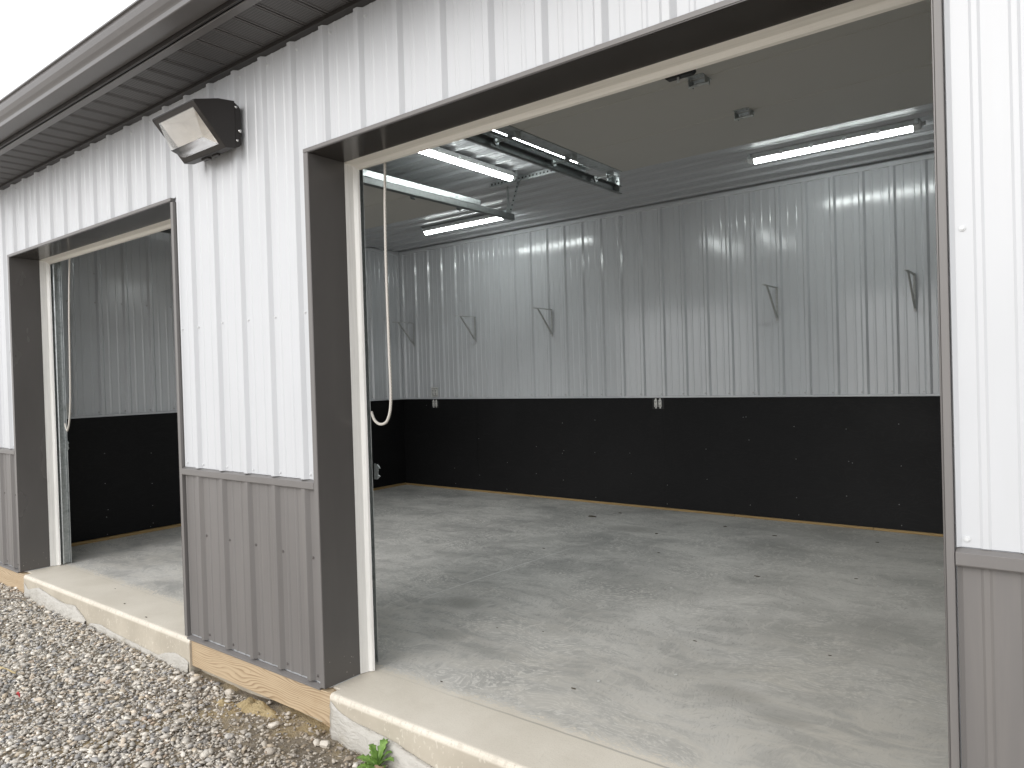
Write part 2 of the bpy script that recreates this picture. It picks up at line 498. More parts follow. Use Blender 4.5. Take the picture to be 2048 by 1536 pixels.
def bm_box(bm, x0, x1, y0, y1, z0, z1, bev=0.0):
    r = bmesh.ops.create_cube(bm, size=1)
    for v in r['verts']:
        v.co = Vector(((x0 + x1) / 2 + v.co.x * (x1 - x0), (y0 + y1) / 2 + v.co.y * (y1 - y0), (z0 + z1) / 2 + v.co.z * (z1 - z0)))
    if bev:
        es = set(e for v in r['verts'] for e in v.link_edges)
        bmesh.ops.bevel(bm, geom=list(es), offset=bev, segments=1, affect='EDGES')

def box(name, x0, x1, y0, y1, z0, z1, mat, parent=None, bev=0.0015):
    bm = bmesh.new()
    bm_box(bm, x0, x1, y0, y1, z0, z1, bev)
    return bm_obj(name, bm, mat, parent)

def boxes(name, lst, mat, parent=None, bev=0.0):
    bm = bmesh.new()
    for b in lst:
        bm_box(bm, *b, bev)
    return bm_obj(name, bm, mat, parent)

def prism(name, poly, axis, a0, a1, mat, parent=None, bev=0.0):
    """extrude a 2-D polygon along axis: 'x' poly=(y,z), 'y' poly=(x,z), 'z' poly=(x,y)"""
    def P(p, a):
        return {'x': (a, p[0], p[1]), 'y': (p[0], a, p[1]), 'z': (p[0], p[1], a)}[axis]
    bm = bmesh.new()
    A = [bm.verts.new(P(p, a0)) for p in poly]
    B = [bm.verts.new(P(p, a1)) for p in poly]
    n = len(poly)
    bm.faces.new(A)
    bm.faces.new(B[::-1])
    for i in range(n):
        j = (i + 1) % n
        bm.faces.new((A[i], B[i], B[j], A[j]))
    if bev:
        bmesh.ops.bevel(bm, geom=bm.edges[:], offset=bev, segments=1, affect='EDGES')
    return bm_obj(name, bm, mat, parent)

def tube(name, pts, rad, mat, parent=None, sides=8, taper=None):
    pts = [Vector(p) for p in pts]
    V, F = [], []
    n0 = Vector((0.3, 0.2, 1)).normalized()
    for i, p in enumerate(pts):
        d = (pts[min(i + 1, len(pts) - 1)] - pts[max(i - 1, 0)]).normalized()
        a = d.cross(n0)
        if a.length < 1e-3:
            a = d.cross(Vector((1, 0, 0)))
        a.normalize()
        c = d.cross(a)
        r = rad if taper is None else rad * taper[i]
        for k in range(sides):
            t = 2 * math.pi * k / sides
            V.append(p + (a * math.cos(t) + c * math.sin(t)) * r)
    for i in range(len(pts) - 1):
        for k in range(sides):
            k2 = (k + 1) % sides
            F.append((i * sides + k, i * sides + k2, (i + 1) * sides + k2, (i + 1) * sides + k))
    F.append(tuple(range(sides))[::-1])
    F.append(tuple((len(pts) - 1) * sides + k for k in range(sides)))
    return mesh(name, V, F, mat, parent, smooth=True)

# ------------------------------------------------------------------ ribbed steel sheets
RIB = 0.2286
def rib_profile(u0, u1, phase):
    """polyline of (u, height): 19 mm trapezoid ribs every 9 in with two pencil ribs between"""
    pts = []
    k0 = int(math.floor((u0 - phase) / RIB)) - 1
    k1 = int(math.ceil((u1 - phase) / RIB)) + 1
    for k in range(k0, k1 + 1):
        c = phase + k * RIB
        pts += [(c - .0290, 0), (c - .0275, .0010), (c - .0130, .0180), (c - .0112, .019), (c + .0112, .019), (c + .0130, .0180), (c + .0275, .0010), (c + .0290, 0)]
        for q in (1, 2):
            m = c + RIB * q / 3
            pts += [(m - .0115, 0), (m - .0055, .0034), (m + .0055, .0034), (m + .0115, 0)]
    pts.sort()
    def h(u):
        for (a, ha), (b_, hb) in zip(pts, pts[1:]):
            if a <= u <= b_:
                return ha + (hb - ha) * (u - a) / max(1e-9, b_ - a)
        return 0
    res = [(u0, h(u0))] + [p for p in pts if u0 + 1e-5 < p[0] < u1 - 1e-5] + [(u1, h(u1))]
    return res

def sheet(name, intervals, phase, mapf, mat, parent):
    V, F = [], []
    for (u0, u1, v0, v1) in intervals:
        if u1 - u0 < 0.004:
            continue
        pr = rib_profile(u0, u1, phase)
        base = len(V)
        for (u, h) in pr:
            V.append(mapf(u, h, v0))
            V.append(mapf(u, h, v1))
        for i in range(len(pr) - 1):
            a = base + 2 * i
            F.append((a, a + 2, a + 3, a + 1))
    if not F:
        return None
    return mesh(name, V, F, mat, parent)

def sheets(name, intervals, phase, mapf, mat, parent, width=RIB * 4):
    """split a wall into the 3 ft sheets it is clad with, lapped on a rib"""
    lo = min(i[0] for i in intervals)
    hi = max(i[1] for i in intervals)
    k = math.floor((lo - phase) / width)
    while phase + k * width < hi:
        a, b_ = phase + k * width, phase + (k + 1) * width
        cut = [(max(a, i[0]), min(b_, i[1]), i[2], i[3]) for i in intervals if min(b_, i[1]) - max(a, i[0]) > 0.004]
        if cut:
            # the lapping edge stands a hair proud of the sheet beneath it
            off = 0.0006 * (k % 2)
            sheet(name, cut, phase, lambda u, h, v, o=off: mapf(u, h + o, v), mat, parent)
        k += 1

# screw: washer + hex head, local axis -Y
def screw_mesh(name, mat, r=0.0078):
    bm = bmesh.new()
    for (ra, rb, d0, d1, n) in ((r, r * 0.92, 0, 0.0025, 10), (r * 0.62, r * 0.55, 0.0025, 0.0065, 6)):
        res = bmesh.ops.create_cone(bm, cap_ends=True, segments=n, radius1=ra, radius2=rb, depth=d1 - d0)
        for v in res['verts']:
            v.co = Vector((v.co.x, -(v.co.z + (d0 + d1) / 2), v.co.y))
    me = bpy.data.meshes.new(name)
    bmesh.ops.recalc_face_normals(bm, faces=bm.faces[:])
    bm.to_mesh(me)
    bm.free()
    me.materials.append(MAT[mat])
    return me
SCW = screw_mesh('white_screw', 'screwwhite')
SCG = screw_mesh('grey_screw', 'screwgrey')
SCI = screw_mesh('liner_screw', 'screwzinc', 0.0075)
SCP = screw_mesh('plywood_screw', 'screwply', 0.0042)
def screw(me, loc, parent, rot=(0, 0, 0)):
    o = bpy.data.objects.new('screw', me)
    COL.objects.link(o)
    o.location = loc
    o.rotation_euler = (rot[0], rot[1] + random.uniform(-.5, .5), rot[2])
    o.parent = parent
    return o

# ------------------------------------------------------------------ key dimensions (metres)
BL, BR, BT = 0.0, 2.390, 2.371          # large-looking opening
SL, SR, ST = -3.632, -1.2145, 2.363     # far opening
YJ = 0.197                              # depth of dark jamb
YB = 4.585                              # back wall liner flat
XW = -4.285                             # left wall liner flat
XE0, XE1 = -4.46, 4.46                  # outer ends of the front wall
XI1 = 4.30                              # right wall liner
CEIL = 3.028
PH = 0.1115                             # rib phase on the front
YP = 0.0165                             # flat of the front sheets
CAPZ = 0.922

# ================================================================== GROUND
def gz(x, y):
    """ground height"""
    x = np.asarray(x, float); y = np.asarray(y, float)
    z = -0.185 + 0.012 * np.sin(1.7 * x + 0.6) * np.cos(2.3 * y) + 0.008 * np.sin(5.1 * x + 2.0) * np.sin(4.3 * y + 1.0)
    z += 0.030 * np.exp(-((x + 3.9) / 0.9) ** 2 - ((y + 0.1) / 0.5) ** 2)
    z += 0.018 * np.exp(-((x + 1.9) / 0.6) ** 2 - ((y + 0.05) / 0.25) ** 2)
    z += 0.012 * np.exp(-((x + 0.45) / 0.25) ** 2 - ((y + 0.06) / 0.15) ** 2)
    z -= 0.020 * np.exp(-((x - 0.05) / 0.3) ** 2 - ((y - 0.05) / 0.2) ** 2)
    far = np.clip((np.hypot(x, y) - 6) / 20, 0, 1)
    return z * (1 - far) + -0.2 * far

xs = np.concatenate([[-400, -150, -60, -25, -14, -9], np.arange(-6.5, 6.51, 0.09), [9, 14, 25, 60, 150, 400]])
ys = np.concatenate([[-400, -150, -60, -25, -12, -7, -5, -4], np.arange(-3.2, 0.31, 0.07), [1, 3, 6, 12, 30, 80, 200, 400]])
GX, GY = np.meshgrid(xs, ys)
GZ = gz(GX, GY)
near = (np.abs(GX) < 6.6) & (GY > -3.3) & (GY < 0.35)
GZ = GZ + near * rng.normal(0, 0.004, GX.shape)
GZ = np.where(GY > 0.32, -0.27, GZ)
nx, ny = len(xs), len(ys)
gv = np.stack([GX.ravel(), GY.ravel(), GZ.ravel()], 1)
gf = [(j * nx + i, j * nx + i + 1, (j + 1) * nx + i + 1, (j + 1) * nx + i) for j in range(ny - 1) for i in range(nx - 1)]
ground = mesh('ground', gv, gf, 'dirt', smooth=True)
ground['kind'] = 'structure'

# ---- gravel: tens of thousands of loose stones, one mass
def ico(sub):
    bm = bmesh.new()
    bmesh.ops.create_icosphere(bm, subdivisions=sub, radius=1)
    bm.verts.ensure_lookup_table()
    v = np.array([p.co[:] for p in bm.verts])
    f = np.array([[q.index for q in p.verts] for p in bm.faces])
    bm.free()
    return v, f

def stone_variants(sub, n):
    v0, f = ico(sub)
    out_ = []
    for i in range(n):
        v = v0.copy()
        for c in range(6):                                    # chop with random planes: angular crushed rock
            d = rng.normal(size=3); d /= np.linalg.norm(d)
            lim = rng.uniform(0.30, 0.75)
            v -= np.outer(np.clip(v @ d - lim, 0, None), d)
        v += rng.normal(0, 0.07, v.shape)
        v *= np.array([rng.uniform(1.15, 1.6), rng.uniform(0.75, 1.05), rng.uniform(0.45, 0.75)])
        out_.append(v)
    return out_, f

PAL = 1.55 * np.array([(0.375, 0.350, 0.315), (0.42, 0.395, 0.355), (0.30, 0.285, 0.262), (0.235, 0.230, 0.226), (0.33, 0.285, 0.225), (0.49, 0.465, 0.42), (0.17, 0.165, 0.160), (0.40, 0.35, 0.29), (0.30, 0.24, 0.19), (0.25, 0.25, 0.258)])
PW = np.array([.22, .20, .15, .09, .08, .09, .04, .07, .02, .04]); PW = PW / PW.sum()

def build_stones(name, px, py, size, sub, lift):
    var, f = stone_variants(sub, 40)
    n = len(px)
    nv, nf = len(var[0]), len(f)
    V = np.empty((n, nv, 3)); 
    idx = rng.integers(0, len(var), n)
    A = np.array(var)[idx]
    yawn = rng.uniform(0, 6.283, n)
    tilt = rng.normal(0, 0.35, n)
    ca, sa, ct, st = np.cos(yawn), np.sin(yawn), np.cos(tilt), np.sin(tilt)
    X = A[:, :, 0]; Y = A[:, :, 1] * ct[:, None] - A[:, :, 2] * st[:, None]; Z = A[:, :, 1] * st[:, None] + A[:, :, 2] * ct[:, None]
    V[:, :, 0] = (X * ca[:, None] - Y * sa[:, None]) * size[:, None] + px[:, None]
    V[:, :, 1] = (X * sa[:, None] + Y * ca[:, None]) * size[:, None] + py[:, None]
    V[:, :, 2] = Z * size[:, None] + (gz(px, py) + lift)[:, None]
    F = (f[None] + (np.arange(n) * nv)[:, None, None]).reshape(-1, 3)
    me = bpy.data.meshes.new(name)
    me.vertices.add(n * nv)
    me.vertices.foreach_set('co', V.reshape(-1))
    me.loops.add(F.size)
    me.loops.foreach_set('vertex_index', F.reshape(-1).astype(np.int32))
    me.polygons.add(len(F))
    me.polygons.foreach_set('loop_start', np.arange(0, F.size, 3, dtype=np.int32))
    me.polygons.foreach_set('loop_total', np.full(len(F), 3, dtype=np.int32))
    me.update()
    col = PAL[rng.choice(len(PAL), n, p=PW)] * np.clip(rng.normal(1.0, 0.12, (n, 1)), 0.65, 1.3)
    # damp, soil-coated stones beside the pier
    soil = np.exp(-((px - 0.05) / 0.75) ** 2 - ((py + 0.02) / 0.38) ** 2)
    col = col * (1 - 0.55 * soil[:, None]) + np.array([0.23, 0.175, 0.115]) * 0.55 * soil[:, None]
    cv = np.ones((n, nv, 4)); cv[:, :, :3] = col[:, None, :]
    ca_ = me.color_attributes.new('tint', 'FLOAT_COLOR', 'POINT')
    ca_.data.foreach_set('color', cv.reshape(-1))
    return link_mesh(name, me, 'stone')

def scatter(n, x0, x1, y0, y1, sfun, keep=0.86):
    px = rng.uniform(x0, x1, n); py = rng.uniform(y0, y1, n)
    bare = np.exp(-((px + 0.02) / 0.75) ** 4 - ((py + 0.03) / 0.27) ** 4)     # trampled dirt by the pier
    ok = rng.uniform(0, 1, n) > bare * keep
    inslab = (py > -0.035) & (((px > BL + .03) & (px < BR)) | ((px > SL + .08) & (px < SR + .07)))
    inboard = (py > -0.002)
    ok &= ~(inslab | inboard)
    px, py = px[ok], py[ok]
    return px, py, sfun(len(px))

def sz(med, sig, lo, hi):
    return lambda n: np.clip(np.exp(rng.normal(math.log(med), sig, n)), lo, hi)
p1 = scatter(50000, -4.7, 1.3, -1.9, 0.02, sz(0.0092, 0.40, 0.0045, 0.024))
g1 = build_stones('gravel', p1[0], p1[1], p1[2], 1, rng.uniform(-0.006, 0.016, len(p1[0])))
p2 = scatter(42000, -4.7, 1.3, -1.9, 0.02, sz(0.0062, 0.35, 0.003, 0.011), 0.55)
px2, py2, s2 = p2
g2 = build_stones('gravel_chips', px2, py2, s2, 1, rng.uniform(-0.003, 0.010, len(px2)))
q = scatter(34000, -7.0, 6.5, -3.6, 0.02, sz(0.016, 0.35, 0.008, 0.03))
msk = ~((q[0] > -4.7) & (q[0] < 1.3) & (q[1] > -1.9))
g3 = build_stones('gravel_yard', q[0][msk], q[1][msk], q[2][msk], 1, rng.uniform(-0.004, 0.014, int(msk.sum())))
for g, l in ((g1, 'light grey crushed stone gravel spread in front of the building'), (g2, 'fine stone chips mixed between the larger gravel stones'), (g3, 'grey gravel of the yard running on around the building')):
    g['kind'] = 'stuff'
    tag(g, l, 'gravel')

# ================================================================== FLOOR SLAB
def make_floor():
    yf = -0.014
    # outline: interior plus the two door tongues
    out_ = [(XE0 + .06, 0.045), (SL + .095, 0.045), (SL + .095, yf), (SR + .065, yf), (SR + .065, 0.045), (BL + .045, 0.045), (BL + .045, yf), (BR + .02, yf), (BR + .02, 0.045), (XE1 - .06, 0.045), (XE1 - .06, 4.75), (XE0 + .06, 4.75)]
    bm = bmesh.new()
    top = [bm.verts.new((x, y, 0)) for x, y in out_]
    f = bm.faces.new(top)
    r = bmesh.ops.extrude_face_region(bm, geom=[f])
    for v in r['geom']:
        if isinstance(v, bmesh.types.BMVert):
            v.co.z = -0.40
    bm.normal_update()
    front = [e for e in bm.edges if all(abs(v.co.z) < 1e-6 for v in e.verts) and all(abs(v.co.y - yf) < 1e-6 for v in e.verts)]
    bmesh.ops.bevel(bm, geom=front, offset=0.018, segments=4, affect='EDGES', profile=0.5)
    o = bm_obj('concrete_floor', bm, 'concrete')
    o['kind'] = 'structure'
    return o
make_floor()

# ================================================================== BUILDING
B = empty('garage_building', (0, 0, 0), 'white ribbed steel garage building with charcoal wainscot, trim and eave', 'building')

# ---- front wall
fwl = boxes('front_wall', [
    (XE0 + .03, SL - .002, YP + .008, YJ - .003, 0.0, 3.06), (SR + .002, BL - .002, YP + .008, YJ - .003, 0.0, 3.06), (BR + .002, XE1 - .03, YP + .008, YJ - .003, 0.0, 3.06),
    (SL - .002, SR + .002, YP + .008, YJ - .003, ST + .002, 3.06), (BL - .002, BR + .002, YP + .008, YJ - .003, BT + .002, 3.06)], 'inwhite', B)
fl = 0.034
WT = 2.905
fmap = lambda u, h, v: (u, YP - h, v)
sheets('siding_panel', [(XE0, SL - fl, .927, WT), (SL - fl, SR + fl, ST + .022, WT), (SR + fl, BL - fl, .927, WT), (BL - fl, BR + .026, BT + .0225, WT), (BR + .026, XE1, .927, WT)], PH, fmap, 'white', fwl)
sheets('wainscot_panel', [(XE0, SL - fl, .017, .900), (SR + fl, BL - fl, .017, .900), (BR + .026, XE1, .017, .900)], PH, fmap, 'char', fwl)
# screws just to the right of every rib
k = -20
while PH + k * RIB < XE1 - 0.1:
    x = PH + k * RIB + 0.040
    if x > XE0 + 0.05:
        jit = lambda: random.uniform(-.004, .004)
        if x < 3.2:
            screw(SCW, (x + jit(), YP, 2.853 + jit()), fwl)
        onpier = (x < SL - fl - .01) or (SR + fl + .01 < x < BL - fl - .01) or (BR + .03 < x < 3.2)
        if onpier:
            screw(SCW, (x + jit(), YP, 1.675 + jit()), fwl)
            screw(SCW, (x + jit(), YP, 0.949 + jit()), fwl)
            if x < 1:
                screw(SCG, (x + jit(), YP, 0.575 + jit()), fwl)
            screw(SCG, (x + jit(), YP, 0.044 + jit()), fwl)
    k += 1
screw(SCW, (SR + fl + 0.022, YP, .951), fwl); screw(SCW, (SR + fl + 0.018, YP, 1.670), fwl)

# ---- wainscot cap (drip ledge), base trim and skirt boards for the three piers
for (a, b_) in ((XE0, SL - fl + .002), (SR + fl - .004, BL - fl + .002), (BR + .024, XE1)):
    prism('wainscot_cap', [(-.0065, .888), (-.0065, .917), (YP - .001, .925), (YP - .001, .884), (-.003, .884)], 'x', a, b_, 'char', B, 0.0008)
    prism('base_trim', [(-.010, -.006), (-.010, .002), (YP - .001, .010), (YP - .001, -.004)], 'x', a, b_, 'char', B, 0.0006)
for (a, b_) in ((XE0 + .02, SL + .090), (SR + .064, BL + .040), (BR - .03, XE1 - .02)):
    box('skirt_board', a, b_, -.002, .038, -.147, -.0065, 'wood', B, 0.002)
    box('grade_post', b_ - .13, b_ - .03, .040, .14, -.30, -.01, 'wood', B, 0.002)

# ---- door openings: charcoal jamb liners, J-trim flanges and pale stops
for (L, R, T) in ((SL, SR, ST), (BL, BR, BT)):
    zb = 0.004
    # jamb liners (thin folded steel) and header liner
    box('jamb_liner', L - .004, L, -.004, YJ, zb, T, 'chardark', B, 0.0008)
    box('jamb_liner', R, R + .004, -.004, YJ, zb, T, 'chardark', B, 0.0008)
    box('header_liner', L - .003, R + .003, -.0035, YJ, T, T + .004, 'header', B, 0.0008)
    # flanges standing proud of the sheet
    box('jamb_flange', L - .033, L - .0045, -.0045, YP + .004, zb + .001, T + .0035, 'char', B, 0.0012)
    wr = .022 if R > 1 else .028
    box('jamb_flange', R + .0045, R + wr, -.0045, YP + .004, zb + .001, T + .0035 + (.004 if R > 1 else -.006), 'char', B, 0.0012)
    box('header_flange', L - .0335, R + (.022 if R > 1 else .006), -.005, YP + .004, T + .0045, T + .0215, 'char', B, 0.0012)
    # stops
    for s, J in ((1, L), (-1, R)):
        prism('door_stop', [(J, YJ + .001), (J + s * .007, YJ + .044), (J + s * .024, YJ + .054), (J + s * .028, YJ + .066), (J - s * .03, YJ + .066), (J - s * .03, YJ + .001)], 'z', 0.003, T - .004, 'vinyl', B, 0.0015)
    prism('header_stop', [(YJ + .001, T - .001), (YJ + .044, T - .008), (YJ + .054, T - .025), (YJ + .067, T - .029), (YJ + .067, T + .03), (YJ + .001, T + .03)], 'x', L - .028, R + .028, 'vinylx', B, 0.0012)

# ---- back wall: liner sheets above black plywood
IPH = -4.043 + 0.034
bw = box('back_wall', XE0 + .03, XE1 - .03, YB + .012, YB + .16, -.02, CEIL + .03, 'inwhite', B, 0)
bmap = lambda u, h, v: (u, YB - h, v)
sheets('liner_panel', [(XW + .012, XI1 - .012, 1.128, 2.985)], IPH, bmap, 'inwhite', bw)
k = 0
for k in range(0, 27):
    x = -4.043 + k * RIB
    screw(SCI, (x, YB, 1.146 + random.uniform(-.003, .003)), bw)
    if k != 9 and x < 1.9:
        screw(SCI, (x + .012, YB, 2.102 + random.uniform(-.003, .003)), bw)
for (x, z) in ((-3.246, 2.519), (-3.231, 2.294), (1.026, 1.918)):
    screw(SCI, (x, YB, z), bw)
PLY = 0.0125
px = XW + .004
edges = [px, -3.03, -0.59, 1.85, XI1 - .004]
for a, b_ in zip(edges, edges[1:]):
    box('plywood_panel', a + .0004, b_ - .0004, YB - PLY, YB + .010, 0.0225, 1.108, 'ply', bw, 0.0003)
for (x, z) in ((-3.006, .635), (-2.582, .37), (-2.16, .57), (-1.799, .84), (-1.385, .878), (.232, .928), (.254, .717), (.205, .925), (.659, .848), (.669, .562), (1.087, .835), (1.486, .884), (1.101, .561), (1.13, .55), (1.497, .544), (-.572, .247), (-.162, .618), (.665, .222), (1.078, .267), (1.476, .229), (-.98, .546), (-.969, .337), (-1.397, .534), (-1.808, .217), (-1.79, .54), (-1.81, .51), (-2.171, .266), (-3.008, .199), (-3.409, .261), (-3.86, 1.03), (-.16, .33), (.25, .12), (.68, .07), (1.49, .06), (-2.6, .06), (-1.4, .06), (-.58, .06), (-3.4, .07)):
    screw(SCP, (x, YB - PLY, z), bw)
cuts = [XW + .004, -2.6, .10, 1.28, XI1 - .004]
for a, b_ in zip(cuts, cuts[1:]):
    box('sill_strip', a + .002, b_ - .002, YB - .020 - random.uniform(0, .004), YB + .010, 0.001, 0.0215, 'sill', bw, 0.001)
box('liner_base_trim', XW + .012, XI1 - .012, YB - .0235, YB + .004, 1.110, 1.1275, 'inwhite', bw, 0.001)
box('liner_top_trim', XW + .010, XI1 - .012, YB - .024, YB + .004, 2.972, 3.008, 'inwhite', bw, 0.001)
box('corner_trim', XW + .001, XW + .030, YB - .0245, YB + .003, 1.129, 2.971, 'inwhite', bw, 0.001)

# ---- left wall
lw = box('left_wall', XE0 + .03, XW - .012, YJ, YB + .01, -.02, CEIL + .03, 'inwhite', B, 0)
lmap = lambda u, h, v: (XW + h, u, v)
LPH = 0.857 + 0.034
sheets('liner_panel', [(YJ + .01, YB - .03, 1.128, 2.985)], LPH, lmap, 'inwhite', lw)
for k in range(-2, 16):
    y = 0.857 + k * RIB
    if YJ + .05 < y < YB - .05:
        screw(SCI, (XW, y, 1.150 + random.uniform(-.003, .003)), lw, (0, 0, math.pi / 2))
        screw(SCI, (XW, y, 2.135 + random.uniform(-.003, .003)), lw, (0, 0, math.pi / 2))
screw(SCI, (XW, 0.857, 2.394), lw, (0, 0, math.pi / 2))
for a, b_ in ((YJ + .004, 2.14), (2.14, YB - PLY - .002)):
    box('plywood_panel', XW - .010, XW + PLY, a + .001, b_ - .001, .030, 1.108, 'ply', lw, 0.001)
for (y, z) in ((.887, .779), (1.302, .741), (.883, .509), (1.301, .453), (1.299, .245), (.885, .206), (1.298, .079), (.579, .05), (1.272, .05), (.9, .27), (.887, .05), (3.9, .1), (3.4, .4)):
    screw(SCP, (XW + PLY, y, z), lw, (0, 0, math.pi / 2))
for a, b_ in ((YJ + .004, 1.05), (1.05, YB - .024)):
    box('sill_strip', XW - .010, XW + .026, a + .001, b_ - .001, .001, .0265, 'sill', lw, 0.001)
box('liner_base_trim', XW - .004, XW + .0235, YJ + .01, YB - .026, 1.110, 1.1275, 'inwhite', lw, 0.001)
box('liner_top_trim', XW - .004, XW + .0235, YJ + .01, YB - .026, 2.972, 3.008, 'inwhite', lw, 0.001)

# ---- right wall (out of frame, closes the room)
rw = box('right_wall', XI1 + .012, XE1 - .03, YJ, YB + .01, -.02, CEIL + .03, 'inwhite', B, 0)
sheets('liner_panel', [(YJ + .01, YB - .03, 1.128, 2.985)], LPH, lambda u, h, v: (XI1 - h, u, v), 'inwhite', rw)
box('plywood_panel', XI1 - PLY, XI1 + .010, YJ + .004, YB - PLY - .002, .030, 1.108, 'ply', rw, 0.001)

# ---- ceiling liner, ribs running along the building
ce = box('ceiling', XE0 + .03, XE1 - .03, YJ + .001, YB + .15, CEIL + .012, CEIL + .05, 'inwhite', B, 0)
CPH = YB - 0.02 - 0.10
cmap = lambda u, h, v: (v, u, CEIL - h)
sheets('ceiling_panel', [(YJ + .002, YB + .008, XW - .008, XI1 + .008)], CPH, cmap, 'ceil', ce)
for xx in (-3.85, -2.61, -1.375, -0.08, 1.15):
    for k in range(0, 15):
        y = CPH - k * RIB + .034
        if y > 1.9 and not (xx > -.02 and y < 2.7):
            screw(SCI, (xx + random.uniform(-.015, .015), y, CEIL), ce, (-math.pi / 2, 0, 0))

# ---- eave: wall channel, soffit strips, fascia lip, gutter, roof
ev = box('eave_channel', XE0, XE1, -.024, YP - .001, 2.8895, 2.9065, 'bronze', B, 0.001)
SO = 2.9075
strip = 0.1524
# one soffit strip, local x 0..strip, profile with a V groove at each side
def soffit_mesh():
    prof = [(0, .026), (.0075, .026), (.0085, .0), (.0165, .0), (.0185, .004), (.0235, .004), (.0255, 0), (.133, 0), (.1355, .004), (.1405, .004), (.1425, 0), (.1500, 0), (.1524, .026)]
    V = []
    for (u, h) in prof:
        V += [(u, -.292, h), (u, -.014, h)]
    F = [(2 * i, 2 * i + 1, 2 * i + 3, 2 * i + 2) for i in range(len(prof) - 1)]
    me = bpy.data.meshes.new('soffit_strip')
    me.from_pydata(V, [], F)
    me.materials.append(MAT['soffit'])
    return me
som = soffit_mesh()
x = -0.121 - 29 * strip
while x < XE1 - strip:
    if x > XE0 - 0.01:
        o = bpy.data.objects.new('soffit_strip', som)
        COL.objects.link(o)
        o.location = (x, 0, SO)
        o.parent = ev
    x += strip
box('soffit_backing', XE0, XE1, -.305, -.002, SO + .030, SO + .04, 'bronze', B, 0)
box('fascia_lip', XE0, XE1, -.312, -.272, 2.898, 2.9065, 'gutter', B, 0.002)
box('fascia', XE0, XE1, -.330, -.318, 2.903, 3.10, 'bronze', B, 0.002)
gp = [(-.3325, 2.925), (-.430, 2.920), (-.434, 2.923), (-.434, 2.944), (-.438, 2.950), (-.450, 2.962), (-.462, 2.982), (-.468, 3.004), (-.468, 3.020), (-.478, 3.022), (-.478, 3.029), (-.462, 3.029),
      (-.462, 3.006), (-.456, 2.984), (-.444, 2.965), (-.430, 2.952), (-.428, 2.928), (-.3385, 2.931), (-.3385, 3.03), (-.3325, 3.03)]
def gutter():
    bm = bmesh.new()
    A = [bm.verts.new((XE0 - .05, p[0], p[1])) for p in gp]
    Bv = [bm.verts.new((XE1 + .05, p[0], p[1])) for p in gp]
    n = len(gp)
    for i in range(n):
        j = (i + 1) % n
        bm.faces.new((A[i], Bv[i], Bv[j], A[j]))
    bm.faces.new(A); bm.faces.new(Bv[::-1])
    return bm_obj('gutter', bm, 'gutter', B)
gutter()
rf = mesh('roof', [(XE0 - .3, -.40, 3.04), (XE1 + .3, -.40, 3.04), (XE1 + .3, 4.9, 4.2), (XE0 - .3, 4.9, 4.2), (XE0 - .3, -.40, 3.06), (XE1 + .3, -.40, 3.06), (XE1 + .3, 4.9, 4.22), (XE0 - .3, 4.9, 4.22)],
          [(0, 1, 2, 3), (7, 6, 5, 4), (0, 4, 5, 1), (1, 5, 6, 2), (2, 6, 7, 3), (3, 7, 4, 0)], 'char', B)
# outer end walls and rear skin
for xx in (XE0, XE1):
    s = -1 if xx < 0 else 1
    prism('end_wall', [(YP + .002, .0), (YB + .17, .0), (YB + .17, 4.12), (YP + .002, 3.11)], 'x', xx - s * .028, xx - s * .001, 'white', B)
box('rear_skin', XE0 + .03, XE1 - .03, YB + .162, YB + .18, -.1, 4.1, 'white', B, 0)

# ================================================================== OVERHEAD DOORS, open
def sweep(name, prof, path, mat, parent):
    """sweep a 2-D profile (a along x, b along in-plane normal) along a y-z path"""
    V, F = [], []
    n = len(prof)
    for i, (y, z) in enumerate(path):
        p0 = path[max(i - 1, 0)]; p1 = path[min(i + 1, len(path) - 1)]
        t = Vector((p1[0] - p0[0], p1[1] - p0[1])).normalized()
        nrm = Vector((-t.y, t.x))                # rotated +90 deg in (y,z)
        for (a, b_) in prof:
            V.append((a, y + nrm.x * b_, z + nrm.y * b_))
    for i in range(len(path) - 1):
        for k in range(n - 1):
            F.append((i * n + k, i * n + k + 1, (i + 1) * n + k + 1, (i + 1) * n + k))
    o = mesh(name, V, F, mat, parent)
    so = o.modifiers.new('thick', 'SOLIDIFY'); so.thickness = 0.0022; so.offset = 0
    return o

